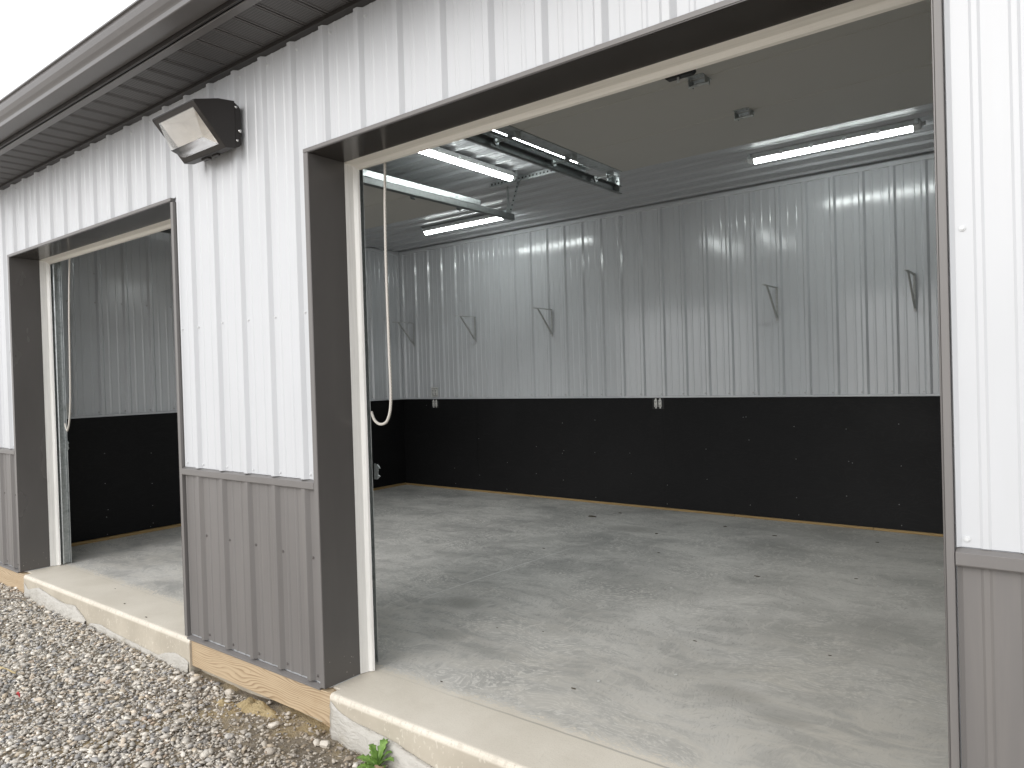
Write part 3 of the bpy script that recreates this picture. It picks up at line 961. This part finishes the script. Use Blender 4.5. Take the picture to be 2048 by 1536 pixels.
def track(x, side, zend, yend, label, hang):
    """C-section roller track: vertical, radius, horizontal. side=+1: door lies on +x"""
    t = empty('door_track', (x, .30, 0), label, 'track', 'overhead door tracks')
    s = side
    # C profile (x, b): back at -s, lips turned inward
    prof = [(s * .018, -.026), (s * .010, -.030), (-s * .012, -.027), (-s * .016, -.022), (-s * .016, .018), (-s * .012, .024), (s * .012, .030), (s * .016, .024)]
    yv, ZH = .010, 2.735
    R_ = .305
    zc = ZH - R_
    vert = [(yv, .004), (yv, 1.0), (yv, zc - .05)]
    arc = [(yv, zc - .048)] + [(yv + R_ - R_ * math.cos(a), zc + R_ * math.sin(a)) for a in [i * math.pi / 2 / 10 for i in range(11)]]
    hor = [(yv + R_ + .002, ZH), (1.2, ZH + .002), (yend - .30, ZH + .004)]
    sweep('vertical_rail', prof, vert, 'galv', t)
    sweep('curved_rail', prof, arc, 'galv', t)
    sweep('horizontal_rail', prof, hor, 'rail', t)
    # wall angle the vertical rail is bolted to
    boxes('wall_angle', [(-s * .070, -s * .067, -.040, .030, .004, zc) if s < 0 else (-.070, -.067, -.040, .030, .004, zc), (min(-s * .07, -s * .012), max(-s * .07, -s * .012), -.0355, -.0325, .004, zc)], 'galv', t)
    for z in (.45, 1.05, 1.65, 2.2):
        boxes('track_bracket', [(min(-s * .064, -s * .018), max(-s * .064, -s * .018), -.02, .02, z, z + .05)], 'galv', t, .002)
    # reinforcing angle over the horizontal rail
    a0, a1 = .55, yend - .30 - .45
    boxes('reinforcing_angle', [(min(-s * .016, -s * .0185), max(-s * .016, -s * .0185), a0, a1, ZH + .028, ZH + .066), (min(-s * .016, s * .022), max(-s * .016, s * .022), a0, a1, ZH + .0665, ZH + .069)], 'galv', t)
    # rear hanger
    if hang:
        boxes('hanger_strap', [(-.016, -.013, yend - .36, yend - .33, ZH + .02, CEIL - .03), (-.016, .016, yend - .365, yend - .3625, ZH + .02, ZH + .09)], 'galv', t)
        bm = bmesh.new()
        for dx in (0.0,):
            bm_box(bm, -.015, .015, -.0012, .0012, 0, .31)
        for v in bm.verts:
            v.co = Vector((v.co.x + v.co.z * .34 + .004, v.co.y + yend - .345, v.co.z * .86 + ZH + .03))
        bm_obj('sway_strap', bm, 'galv', t)
        for i in range(6):
            z = ZH + .06 + i * .036
            box('strap_hole', .004 + (z - ZH - .03) / .86 * .34 - .006, .004 + (z - ZH - .03) / .86 * .34 + .006, yend - .3475, yend - .3462, z - .006, z + .006, 'slot', t, 0)
    else:
        boxes('hanger_plate', [(-.030, -.027, yend - .44, yend - .36, ZH - .02, ZH + .17), (-.030, .030, yend - .363, yend - .360, ZH - .02, ZH + .17), (.027, .030, yend - .44, yend - .362, ZH + .08, ZH + .17)], 'galv', t, .001)
        for dz in (.05, .10, .14):
            box('plate_hole', .005, .017, yend - .3645, yend - .3632, ZH + dz, ZH + dz + .013, 'slot', t, 0)
        box('hanger_strap', -.012, .012, yend - .399, yend - .396, ZH + .165, CEIL - .02, 'galv', t, 0)
    if s < 0:
        return t
    # lock strike on the vertical rail
    bm = bmesh.new()
    pl = [(.030, .890), (.030, .965), (.052, .962), (.072, .946), (.064, .943), (.058, .940), (.058, .914), (.064, .911), (.072, .908), (.052, .892)]
    sx_ = .008 if x > -1 else -.012
    A = [bm.verts.new((s * (p[0] + sx_), .030, p[1])) for p in pl]
    Bq = [bm.verts.new((s * (p[0] + sx_), .0335, p[1])) for p in pl]
    bm.faces.new(A); bm.faces.new(Bq[::-1])
    for i in range(len(pl)):
        j = (i + 1) % len(pl)
        bm.faces.new((A[i], Bq[i], Bq[j], A[j]))
    bm_obj('lock_strike', bm, 'galv', t)
    return t

track(BL - .052, 1, 0, 2.86, 'galvanised roller track beside the near doorway, ending in a bent hanger plate', False)
track(BR + .052, -1, 0, 2.86, 'galvanised roller track at the right side of the near doorway', False)
track(SR + .030, -1, 0, 3.00, 'galvanised roller track hung from perforated straps left of the long ceiling lamp', True)
track(SL + .012, 1, 0, 3.00, 'galvanised roller track standing inside the far doorway beside the rope', False)

def hinge_mesh():
    bm = bmesh.new()
    # two leaves, raised knuckle box and pin
    bm_box(bm, -.042, .042, -.055, -.008, -.003, 0)
    bm_box(bm, -.042, .042, .008, .055, -.003, 0)
    bm_box(bm, -.042, -.039, -.03, .03, -.034, -.003)
    bm_box(bm, .039, .042, -.03, .03, -.034, -.003)
    r = bmesh.ops.create_cone(bm, cap_ends=True, segments=10, radius1=.007, radius2=.007, depth=.105)
    for v in r['verts']:
        v.co = Vector((v.co.z, v.co.y, v.co.x - .030))
    for sx in (-.03, .03):
        for sy in (-.043, .043):
            r = bmesh.ops.create_cone(bm, cap_ends=True, segments=6, radius1=.006, radius2=.006, depth=.006)
            for v in r['verts']:
                v.co = Vector((v.co.x + sx, v.co.y + sy, v.co.z - .005))
    me = bpy.data.meshes.new('hinge')
    bmesh.ops.recalc_face_normals(bm, faces=bm.faces[:])
    bm.to_mesh(me); bm.free()
    me.materials.append(MAT['galv'])
    return me
HM = hinge_mesh()

def roller_mesh(s):
    bm = bmesh.new()
    bm_box(bm, -.03, .03, -.035, .035, -.003, 0)
    bm_box(bm, -.03, -.027, -.025, .025, -.030, -.003)
    bm_box(bm, .027, .030, -.025, .025, -.030, -.003)
    r = bmesh.ops.create_cone(bm, cap_ends=True, segments=8, radius1=.0055, radius2=.0055, depth=.13)
    for v in r['verts']:
        v.co = Vector((v.co.z * 1.25 - s * .050, v.co.y, v.co.x - .022))
    r = bmesh.ops.create_cone(bm, cap_ends=True, segments=14, radius1=.021, radius2=.021, depth=.012)
    for v in r['verts']:
        v.co = Vector((v.co.z - s * .132, v.co.y, v.co.x - .022))
    me = bpy.data.meshes.new('roller')
    bmesh.ops.recalc_face_normals(bm, faces=bm.faces[:])
    bm.to_mesh(me); bm.free()
    me.materials.append(MAT['galv'])
    return me
RMl, RMr = roller_mesh(1), roller_mesh(-1)

def overhead_door(L, R, label, near):
    d = empty('overhead_door', ((L + R) / 2, .3, 2.765), label, 'door', 'raised sectional doors')
    hw = (R - L) / 2
    x0, x1 = -hw + .050, hw - .050
    zb = 0.006
    ysec = [-.05, .47, 1.06, 1.655, 2.235]
    for i, (a, b_) in enumerate(zip(ysec, ysec[1:])):
        bm = bmesh.new()
        bm_box(bm, x0 + .105, x1 - .105, a + .003, b_ - .003, zb, zb + .045, .003)
        sec = bm_obj('door_section', bm, 'doorskin', d)
        for (e0, e1) in ((x0, x0 + .1045), (x1 - .1045, x1)):
            box('end_stile', e0, e1, a + .004, b_ - .004, zb - .004, zb + .042, 'galv', sec, .002)
    for y in ysec[1:-1]:
        for xx in (0.03, -.62, .68) if False else (0.035,):
            o = bpy.data.objects.new('hinge', HM); COL.objects.link(o); o.parent = d; o.location = (xx, y, zb)
        for me, xx in ((RMl, x0 + .05), (RMr, x1 - .05)):
            o = bpy.data.objects.new('roller', me); COL.objects.link(o); o.parent = d; o.location = (xx, y, zb - .004)
    for me, xx in ((RMl, x0 + .05), (RMr, x1 - .05)):
        o = bpy.data.objects.new('roller', me); COL.objects.link(o); o.parent = d; o.location = (xx, ysec[-1] - .06, zb - .004)
    # pull handle with peg
    if near:
        prism('pull_handle', [(-.07, -.012), (-.058, -.026), (.066, -.026), (.080, -.014), (.072, .0055), (-.07, .0055)], 'y', .895, .935, 'black', d, .003)
        tube('handle_peg', [(.0, .905, -.026), (.0, .905, -.05)], .006, 'clearcap', d)
    box('bottom_seal', x0, x1, ysec[0] - .02, ysec[0] + .002, zb - .002, zb + .05, 'black', d, .002)
    return d
overhead_door(BL, BR, 'pale sectional overhead door raised flat under the ceiling above the near doorway', True)
overhead_door(SL, SR, 'pale sectional overhead door raised flat beyond the perforated strap hangers', False)

# perforated angle screwed to the ceiling above the track end
pa = empty('perforated_angle', (-.80, 2.795, CEIL - .02), 'long perforated steel angle fixed across the ceiling above the strap hangers', 'angle')
boxes('angle_leg', [(-.46, .62, -.0012, .0012, -.040, .000), (-.46, .62, -.0012, .030, -.0015, .0005)], 'galv', pa)
for i in range(30):
    xx = -.44 + i * .036
    box('angle_hole', xx - .007, xx + .007, -.0032, -.0014, -.027, -.013, 'slot', pa, 0)

# pull ropes
def rope(pts, label):
    P = [Vector(p) for p in pts]
    out_ = []
    for i in range(len(P) - 1):
        p0, p1, p2, p3 = P[max(i - 1, 0)], P[i], P[i + 1], P[min(i + 2, len(P) - 1)]
        for k in range(8):
            t = k / 8
            out_.append(0.5 * ((2 * p1) + (p2 - p0) * t + (2 * p0 - 5 * p1 + 4 * p2 - p3) * t * t + (3 * p1 - p0 - 3 * p2 + p3) * t ** 3))
    out_.append(P[-1])
    return tag(tube('pull_rope', out_, .0065, 'rope', None, 8), label, 'rope')
rope([(.215, .30, 2.765), (.199, .285, 2.55), (.190, .272, 2.30), (.192, .26, 1.95), (.196, .258, 1.499), (.193, .262, 1.275), (.163, .268, 1.185), (.110, .275, 1.160), (.055, .285, 1.175), (.020, .295, 1.215)],
     'white pull rope hanging in a loop just inside the near doorway')
rope([(-3.245, .30, 2.765), (-3.262, .28, 2.45), (-3.272, .27, 2.25), (-3.290, .265, 1.95), (-3.305, .265, 1.66), (-3.325, .265, 1.30), (-3.372, .270, 1.13), (-3.425, .275, 1.055), (-3.47, .285, 1.06), (-3.52, .295, 1.10)],
     'white pull rope hanging inside the far doorway beside the vertical track')

# ================================================================== CEILING LAMPS
def ceiling_lamp(x, y, rz, label):
    t = empty('ceiling_lamp', (x, y, CEIL - .020), label, 'lamp', 'tube lamps on the ceiling', rz)
    Lh = .585
    bm = bmesh.new()
    sec = [(-.036, .0), (.036, .0), (.040, -.030), (.037, -.038), (-.037, -.038), (-.040, -.030)]
    A = [bm.verts.new((-Lh + .02, p[0], p[1])) for p in sec]; Bq = [bm.verts.new((Lh - .02, p[0], p[1])) for p in sec]
    bm.faces.new(A); bm.faces.new(Bq[::-1])
    for i in range(6):
        j = (i + 1) % 6
        bm.faces.new((A[i], Bq[i], Bq[j], A[j]))
    bm_obj('lamp_housing', bm, 'housing', t)
    V, F = [], []
    n = 9
    for xx in (-Lh + .045, Lh - .045):
        for i in range(n):
            a = math.pi * i / (n - 1)
            V.append((xx, .029 * math.cos(a), -.0385 - .030 * math.sin(a) ** 0.8))
    for i in range(n - 1):
        F.append((i, i + 1, n + i + 1, n + i))
    F.append(tuple(range(n))); F.append(tuple(range(n, 2 * n))[::-1])
    mesh('lamp_lens', V, F, 'tube', t, True)
    for s in (-1, 1):
        V, F = [], []
        for j, (dx, sc) in enumerate(((0, 1.0), (.03, .98), (.05, .8))):
            for i in range(n):
                a = math.pi * i / (n - 1)
                V.append((s * (Lh - .0445 + dx), .034 * sc * math.cos(a), -.012 - .058 * sc * math.sin(a) ** 0.8))
        for j in range(2):
            for i in range(n - 1):
                F.append((j * n + i, j * n + i + 1, (j + 1) * n + i + 1, (j + 1) * n + i))
        F.append(tuple(range(2 * n, 3 * n)))
        mesh('end_cap', V, F, 'clearcap', t, True)
        tube('cable_gland', [(s * (Lh + .004), 0, -.03), (s * (Lh + .028), 0, -.03)], .013, 'housing', t)
        box('mount_clip', s * (Lh - .02) - .012, s * (Lh - .02) + .012, -.054, .054, -.034, .018, 'galv', t, .002)
    for xx in (-.33, -.11, .11, .33):
        for s in (-1, 1):
            box('latch_clip', xx - .012, xx + .012, s * .041 - .004, s * .041 + .004, -.046, -.018, 'clearcap', t, .001)
    return t
ceiling_lamp(1.252, 3.60, 0, 'lit tube lamp along the back wall beyond the raised near door')
ceiling_lamp(-2.42, 3.74, 0, 'lit tube lamp along the back wall below the strap hangers')
ceiling_lamp(-.945, 2.125, math.pi / 2, 'lit tube lamp between the two tracks, pointing at the back wall')
ceiling_lamp(-.300, 2.10, math.pi / 2, 'lit tube lamp seen through the slot between door edge and track')

# ================================================================== THINGS ON THE INNER WALLS
def shelf_bracket(x, label):
    t = empty('shelf_bracket', (x, YB - .019, 2.075), label, 'bracket', 'empty shelf brackets on the back wall')
    boxes('wall_leg', [(-.009, .009, -.005, 0, -.29, .003)], 'bracket', t, .0008)
    box('shelf_arm', -.012, .012, -.350, -.001, .0035, .0095, 'bracket', t, .0008)
    V = [(-.0055, -.266, .0034), (.0055, -.266, .0034), (.007, -.250, .0034), (-.007, -.250, .0034), (-.007, -.018, -.262), (.007, -.018, -.262), (.007, -.0052, -.250), (-.007, -.0052, -.250)]
    mesh('brace', V, [(0, 1, 2, 3), (7, 6, 5, 4), (0, 4, 5, 1), (1, 5, 6, 2), (2, 6, 7, 3), (3, 7, 4, 0)], 'bracket', t)
    for z in (-.02, -.045, -.275):
        o = bpy.data.objects.new('mount_screw', SCI); COL.objects.link(o); o.parent = t; o.location = (0, -.003, z)
for x, l in ((-4.045, 'thin metal shelf bracket tucked right beside the left room corner'), (-3.005, 'thin metal shelf bracket above the outlets, second from the left room corner'), (-1.895, 'thin metal shelf bracket, third from the left room corner'),
             (.540, 'thin metal shelf bracket, fourth from the left room corner, below the lamp end'), (1.624, 'thin metal shelf bracket farthest from the left room corner')):
    shelf_bracket(x, l)

def outlet(x, z, y, label, plate):
    t = empty('outlet', (x, y, z), label, 'outlet')
    if plate:
        box('cover_plate', -.058, .058, -.006, 0, -.060, .060, 'plate', t, .002)
    else:
        box('outlet_box', -.062, .062, -.0015, 0, -.056, .056, 'black', t, .0005)
    for s in (-1, 1):
        bm = bmesh.new()
        bm_box(bm, s * .023 - .0165, s * .023 + .0165, -.012, -.0016, -.036, .036, .004)
        bm_box(bm, s * .023 - .008, s * .023 + .008, -.006, -.0016, -.050, .050, .001)
        r = bm_obj('receptacle', bm, 'plate' if plate else 'outlet', t)
        for dz in (-.018, .018):
            boxes('slot', [(s * .023 - .008, s * .023 - .0045, -.0135, -.0122, dz - .004, dz + .006), (s * .023 + .0045, s * .023 + .008, -.0135, -.0122, dz - .004, dz + .006), (s * .023 - .003, s * .023 + .003, -.0135, -.0122, dz - .013, dz - .008)], 'slot', r)
outlet(-3.708, 1.053, YB - PLY, 'bare white double receptacle in black plywood near the left corner', False)
outlet(-.648, 1.053, YB - PLY, 'bare white double receptacle in the middle of the black plywood', False)
outlet(-3.700, 1.196, YB - .0195, 'pale cover plate with two receptacles on the white ribs near the corner', True)
t = empty('outlet', (XW + .0195, .575, 1.185), 'pale cover plate on the ribbed wall beyond the far track', 'outlet')
box('cover_plate', 0, .006, -.036, .036, -.058, .058, 'plate', t, .002)
for dz in (-.02, .02):
    box('slot', .0062, .0075, -.008, .008, dz - .007, dz + .007, 'slot', t, 0)

# ================================================================== WALL PACK LIGHT
wp = empty('wall_light', (-.705, 0, 2.60), 'dark bronze wall pack light with prismatic glass lens on white siding', 'wall light')
hx = .195
def wz(y, z): return (y, z - 2.60)
prism('back_box', [wz(.0, 2.520), wz(.0, 2.690), wz(-.010, 2.703), wz(-.034, 2.716), wz(-.034, 2.500), wz(-.012, 2.506)], 'x', -hx + .004, hx - .004, 'bronze', wp, .003)
# hood: side cheeks + top + bottom + bezel around the lens opening
side = [wz(-.0345, 2.495), wz(-.0345, 2.719), wz(-.118, 2.709), wz(-.240, 2.672), wz(-.240, 2.662), wz(-.085, 2.487)]
prism('hood_cheek', side, 'x', hx - .004, hx, 'bronze', wp, .001)
prism('hood_cheek', side, 'x', -hx, -hx + .004, 'bronze', wp, .001)
prism('hood_top', [wz(-.0345, 2.7195), wz(-.118, 2.7095), wz(-.2405, 2.6725), wz(-.2405, 2.667), wz(-.116, 2.704), wz(-.0345, 2.714)], 'x', -hx + .004, hx - .004, 'bronze', wp)
prism('hood_floor', [wz(-.0345, 2.4945), wz(-.085, 2.4865), wz(-.085, 2.4925), wz(-.0345, 2.4995)], 'x', -hx + .004, hx - .004, 'bronze', wp)
# bezel lies in the slanted front plane: from top edge T to bottom edge Bt
T_ = Vector((-.2395, 2.666 - 2.60)); Bt = Vector((-.0855, 2.4875 - 2.60))
e = (Bt - T_).normalized(); nn = Vector((e.y, -e.x))           # outward (down, forward)
if nn.x > 0: nn = -nn
ln = (Bt - T_).length
def bez(x, s, o):
    p = T_ + e * s + nn * o
    return (x, p.x, p.y)
def bezel_strip(x0, x1, s0, s1, o0=-.006, o1=.0012):
    V = [bez(x0, s0, o0), bez(x1, s0, o0), bez(x1, s1, o0), bez(x0, s1, o0), bez(x0, s0, o1), bez(x1, s0, o1), bez(x1, s1, o1), bez(x0, s1, o1)]
    mesh('bezel', V, [(0, 1, 2, 3), (7, 6, 5, 4), (0, 4, 5, 1), (1, 5, 6, 2), (2, 6, 7, 3), (3, 7, 4, 0)], 'bronze', wp)
bezel_strip(-hx + .003, hx - .003, .0005, .022)
bezel_strip(-hx + .003, hx - .003, ln - .024, ln - .0005)
bezel_strip(-hx + .003, -hx + .034, .022, ln - .024)
bezel_strip(hx - .034, hx - .003, .022, ln - .024)
# prismatic lens: wedge with a ridge along x
lx = hx - .033
sT, sB = .023, ln - .025
sR_, oR = .150, .045
def lens_mesh(o_in, sh, name, mat):
    a = lx - sh
    V = [bez(-a, sT + sh, o_in), bez(a, sT + sh, o_in), bez(-a, sB - sh, o_in), bez(a, sB - sh, o_in), bez(-a + .012, sR_, oR - sh), bez(a - .012, sR_, oR - sh)]
    return V
V = lens_mesh(.0015, 0, '', '')
Vi = lens_mesh(.0015, .0022, '', '')
n = 6
Fo = [(0, 1, 5, 4), (4, 5, 3, 2), (1, 3, 5), (0, 4, 2)]
Fi = [tuple(i + n for i in f[::-1]) for f in Fo]
rim = [(0, 2, 2 + n, 0 + n), (2, 3, 3 + n, 2 + n), (3, 1, 1 + n, 3 + n), (1, 0, 0 + n, 1 + n)]
mesh('lens', V + Vi, Fo + Fi + rim, 'glass', wp)
# cream reflector bowl behind the lens
q0 = [bez(-lx + .002, sT + .002, -.004), bez(lx - .002, sT + .002, -.004), bez(lx - .002, sB - .002, -.004), bez(-lx + .002, sB - .002, -.004)]
q1 = [bez(-lx + .06, sT + .05, -.075), bez(lx - .06, sT + .05, -.075), bez(lx - .06, sB - .05, -.075), bez(-lx + .06, sB - .05, -.075)]
mesh('reflector', q0 + q1, [(4, 5, 6, 7), (0, 1, 5, 4), (1, 2, 6, 5), (2, 3, 7, 6), (3, 0, 4, 7)], 'reflector', wp)
for (y, z, r) in ((-.030, 2.690, .006), (-.028, 2.531, .006), (-.012, 2.580, .009)):
    tube('bolt', [(hx - .003, y, z - 2.60), (hx + .007, y, z - 2.60)], r, 'chrome', wp, 10)
boxes('conduit_plug', [(.02, .07, -.06, -.04, -.118, -.106), (-.07, -.01, -.064, -.04, -.119, -.1065)], 'bronze', wp, .003)

# ================================================================== LOOSE THINGS ON THE GROUND
def rock(name, loc, size, mat, label, cat='stone', group=None, squash=.7, sub=3, sharp=6):
    v0, f = ico(sub)
    v = v0.copy()
    for c in range(sharp):
        d = rng.normal(size=3); d /= np.linalg.norm(d)
        lim = rng.uniform(.55, .9)
        v -= np.outer(np.clip(v @ d - lim, 0, None), d)
    v += rng.normal(0, .012, v.shape)
    v *= np.array([1, rng.uniform(.75, .95), squash]) * size
    a = rng.uniform(0, 6.28)
    Rm = np.array([[math.cos(a), -math.sin(a), 0], [math.sin(a), math.cos(a), 0], [0, 0, 1]])
    v = v @ Rm.T
    o = mesh(name, v, [tuple(int(i) for i in q_) for q_ in f], mat, None, False)
    o.location = loc
    return tag(o, label, cat, group)
G = lambda x, y: float(gz(x, y))
rock('stone', (-1.02, -.055, G(-1.0, -.055) + .022), .030, 'lightstone', 'rounded cream stone lying alone beside the wooden skirt board')
rock('stone', (-.74, -.030, G(-.74, -.03) + .012), .026, 'lightstone', 'pale angular stone touching the bottom of the wooden skirt board')
rock('stone', (.10, -.09, G(.1, -.09) + .012), .026, 'lightstone', 'reddish pale stone below the end of the skirt board')
rock('stone', (-.22, -.12, G(-.22, -.12) + .012), .028, 'lightstone', 'upright pale stone standing in the bare dirt before the pier')
for i in range(18):
    x = rng.uniform(-1.3, .9); y = rng.uniform(-.55, -.06)
    rock('stone', (x, y, G(x, y) + .008), rng.uniform(.014, .024), 'lightstone' if i % 4 == 0 else simple('stone_tone', tuple(PAL[rng.choice(len(PAL), p=PW)]), .85), 'larger loose gravel stone lying in the dirt strip before the pier', 'stone', 'larger loose stones before the pier', sub=2)

# clay lump against the board
def lump(name, cx, cy, rx, ry, h, mat, label, cat):
    V, F = [], []
    n, m = 26, 12
    for j in range(m + 1):
        rr = j / m
        for i in range(n):
            a = 2 * math.pi * i / n
            x = cx + rx * rr * math.cos(a) * (1 + .15 * math.sin(3 * a + 1))
            y = cy + ry * rr * math.sin(a) * (1 + .12 * math.sin(4 * a))
            z = G(x, y) - .012 + h * (1 - rr ** 2) ** .7 * (1 + .25 * math.sin(9 * x * 7) * math.cos(60 * y)) + rng.normal(0, .0035) * (1 - rr)
            V.append((x, y, z))
    for j in range(m):
        for i in range(n):
            i2 = (i + 1) % n
            F.append((j * n + i, j * n + i2, (j + 1) * n + i2, (j + 1) * n + i))
    return tag(mesh(name, V, F, mat, None, True), label, cat)
lump('clay_clod', -.47, -.062, .16, .060, .044, 'clay', 'cracked yellow clay clod heaped against the skirt board', 'clod')
lump('clay_clod', -.66, -.10, .075, .04, .026, 'clay', 'small flat smear of yellow clay in the dirt', 'clod')

# plastic vapour sheet under the slab edges
def drape(name, pts, label, seed):
    """pts: (x, ztop, out) along the slab face; the sheet bulges from ztop down to the gravel"""
    r_ = np.random.default_rng(seed)
    n = 90
    px_ = [p[0] for p in pts]
    V, F = [], []
    rows = 9
    for i in range(n):
        x = px_[0] + (px_[-1] - px_[0]) * i / (n - 1)
        zt = float(np.interp(x, px_, [p[1] for p in pts])) + r_.normal(0, .0008)
        ot = float(np.interp(x, px_, [p[2] for p in pts]))
        wr = .006 * math.sin(x * 41) + .004 * math.sin(x * 97 + 1) + r_.normal(0, .0006)
        for j in range(rows):
            t_ = j / (rows - 1)
            zb_ = G(x, -.05) - .012
            z = zt + (zb_ - zt) * t_
            y = -.0155 - ot * math.sin(min(1, t_ * 1.15) * math.pi / 2) ** .8 - wr * t_
            V.append((x + .004 * math.sin(30 * t_ + x * 20), y, z))
    for i in range(n - 1):
        for j in range(rows - 1):
            a = i * rows + j
            F.append((a, a + rows, a + rows + 1, a + 1))
    o = mesh(name, V, F, 'sheet', None, True)
    so = o.modifiers.new('thick', 'SOLIDIFY'); so.thickness = .0012
    return tag(o, label, 'plastic sheet')
drape('plastic_sheet', [(.050, -.030, .004), (.075, -.045, .012), (.11, -.062, .016), (.20, -.078, .022), (.32, -.084, .034), (.46, -.094, .042), (.60, -.120, .040), (.72, -.140, .03), (1.2, -.11, .03), (1.8, -.12, .03), (2.38, -.11, .02)],
      'bulging milky plastic sheet hanging below the near slab edge behind the weed', 3)
drape('plastic_sheet', [(-3.53, -.055, .003), (-3.45, -.095, .010), (-3.36, -.070, .012), (-3.24, -.048, .022), (-3.05, -.068, .028), (-2.80, -.085, .030), (-2.62, -.070, .035), (-2.52, -.110, .03), (-2.46, -.140, .02)],
      'crumpled white plastic sheet hanging below the far slab edge', 5)
drape('plastic_sheet', [(-2.40, -.145, .006), (-2.25, -.125, .012), (-2.05, -.140, .010), (-1.75, -.150, .008), (-1.50, -.158, .006), (-1.42, -.130, .010), (-1.30, -.105, .016), (-1.20, -.115, .012), (-1.16, -.13, .004)],
      'torn ragged end of white plastic sheet beside the skirt board corner', 9)

# weed
weed = empty('weed', (.430, -.085, G(.43, -.085)), 'small green leafy weed growing beside the near slab edge', 'weed')
def weed_leaf(a, L, rise, wd, seed):
    r_ = np.random.default_rng(seed)
    V, F = [], []
    n = 15
    for i in range(n):
        t_ = i / (n - 1)
        w = wd * (math.sin(math.pi * min(1, t_ * .92 + .06)) ** .8) * (1 + .30 * math.sin(i * 2.1 + seed)) if i < n - 1 else .001
        r = L * t_
        z = rise * math.sin(t_ * 1.9) + .004
        for s in (-1, -.5, 0, .5, 1):
            ww = w * s
            V.append((r * math.cos(a) - ww * math.sin(a), r * math.sin(a) + ww * math.cos(a), z + abs(s) * w * .35 + r_.normal(0, .0012)))
    for i in range(n - 1):
        for k_ in range(4):
            b_ = i * 5 + k_
            F.append((b_, b_ + 1, b_ + 6, b_ + 5))
    o = mesh('leaf', V, F, 'leaf', weed, True)
    so = o.modifiers.new('thick', 'SOLIDIFY'); so.thickness = .0008
for i, (a, L, rise, wd) in enumerate(((1.9, .085, .080, .017), (2.6, .10, .035, .020), (3.5, .095, .030, .021), (4.2, .085, .018, .019), (5.0, .08, .025, .018), (5.7, .10, .030, .021), (6.4, .085, .050, .017), (.7, .06, .06, .014), (3.0, .06, .075, .015), (4.7, .05, .06, .013), (1.3, .055, .09, .012))):
    weed_leaf(a, L, rise, wd, i + 2)

# dead leaf, straw, twig, red scrap
def flat_leaf(name, loc, L, wd, a, mat, label, cat):
    V, F = [], []
    n = 12
    for i in range(n):
        t_ = i / (n - 1)
        w = wd * math.sin(math.pi * (t_ * .94 + .03)) * (1 + .35 * math.sin(i * 2.7))
        for s in (-1, -.4, .4, 1):
            V.append(((t_ - .5) * L, w * s, .010 * math.sin(t_ * 5 + s) + .012 * abs(s)))
    for i in range(n - 1):
        for k_ in range(3):
            b_ = i * 4 + k_
            F.append((b_, b_ + 1, b_ + 5, b_ + 4))
    o = mesh(name, V, F, mat, None, True)
    so = o.modifiers.new('thick', 'SOLIDIFY'); so.thickness = .001
    o.location = loc
    o.rotation_euler = (0, 0, a)
    return tag(o, label, cat)
flat_leaf('dead_leaf', (.500, -.150, G(.50, -.15) + .018), .105, .034, -.5, 'deadleaf', 'curled dry brown leaf lying below the weed', 'leaf')
flat_leaf('straw_blade', (-1.94, -.62, G(-1.94, -.62) + .028), .14, .008, .3, 'straw', 'dry yellow straw blade lying on the gravel', 'straw')
flat_leaf('red_scrap', (-1.55, -.69, G(-1.55, -.69) + .026), .022, .008, .2, 'red', 'tiny red scrap lying on the gravel', 'scrap')
tag(tube('twig', [(-3.52, -.22, G(-3.5, -.2) + .030), (-3.42, -.13, G(-3.4, -.13) + .032), (-3.31, -.06, G(-3.3, -.06) + .034)], .006, 'twig', None, 6, [1, .8, .5]), 'pale grey twig lying on gravel below the far slab edge', 'twig')

# bits on the floor
for i, (x, y, L) in enumerate(((-1.04, 3.92, .13), (.96, 2.73, .05), (.67, 3.96, .05), (1.40, 4.12, .04), (.37, .35, .022), (.90, .62, .035), (1.10, 1.43, .03), (.14, 1.03, .02), (.38, 1.12, .018), (-.70, 2.64, .03), (-.18, 3.55, .05), (-2.53, .20, .022), (-2.12, .08, .03), (-1.73, .03, .03), (.13, 2.97, .03), (1.5, 3.0, .03), (-1.9, .7, .03), (.2, 4.1, .05), (-.9, 4.2, .06), (1.7, 1.6, .025))):
    o = rock('debris', (x, y, .003), L * .5, 'chip', 'small dark crumb of debris on the concrete floor', 'debris', 'dark crumbs on the floor', squash=.18, sub=1)
    o.scale = (1, .35, 1)
for i, (x, y) in enumerate(((.95, .75), (.6, 2.2), (1.3, 2.4), (1.8, 3.2), (.1, 2.0), (1.65, 2.9), (1.9, 3.5), (2.0, 3.3), (-.3, 2.4), (1.2, 1.0), (.75, 1.5), (1.5, 3.6), (1.75, 3.75), (-2.9, 3.3), (-1.3, 1.8))):
    rock('debris', (x, y, .003), .011, 'chipw', 'small white crumb of debris on the concrete floor', 'debris', 'white crumbs on the floor', squash=.3, sub=1)
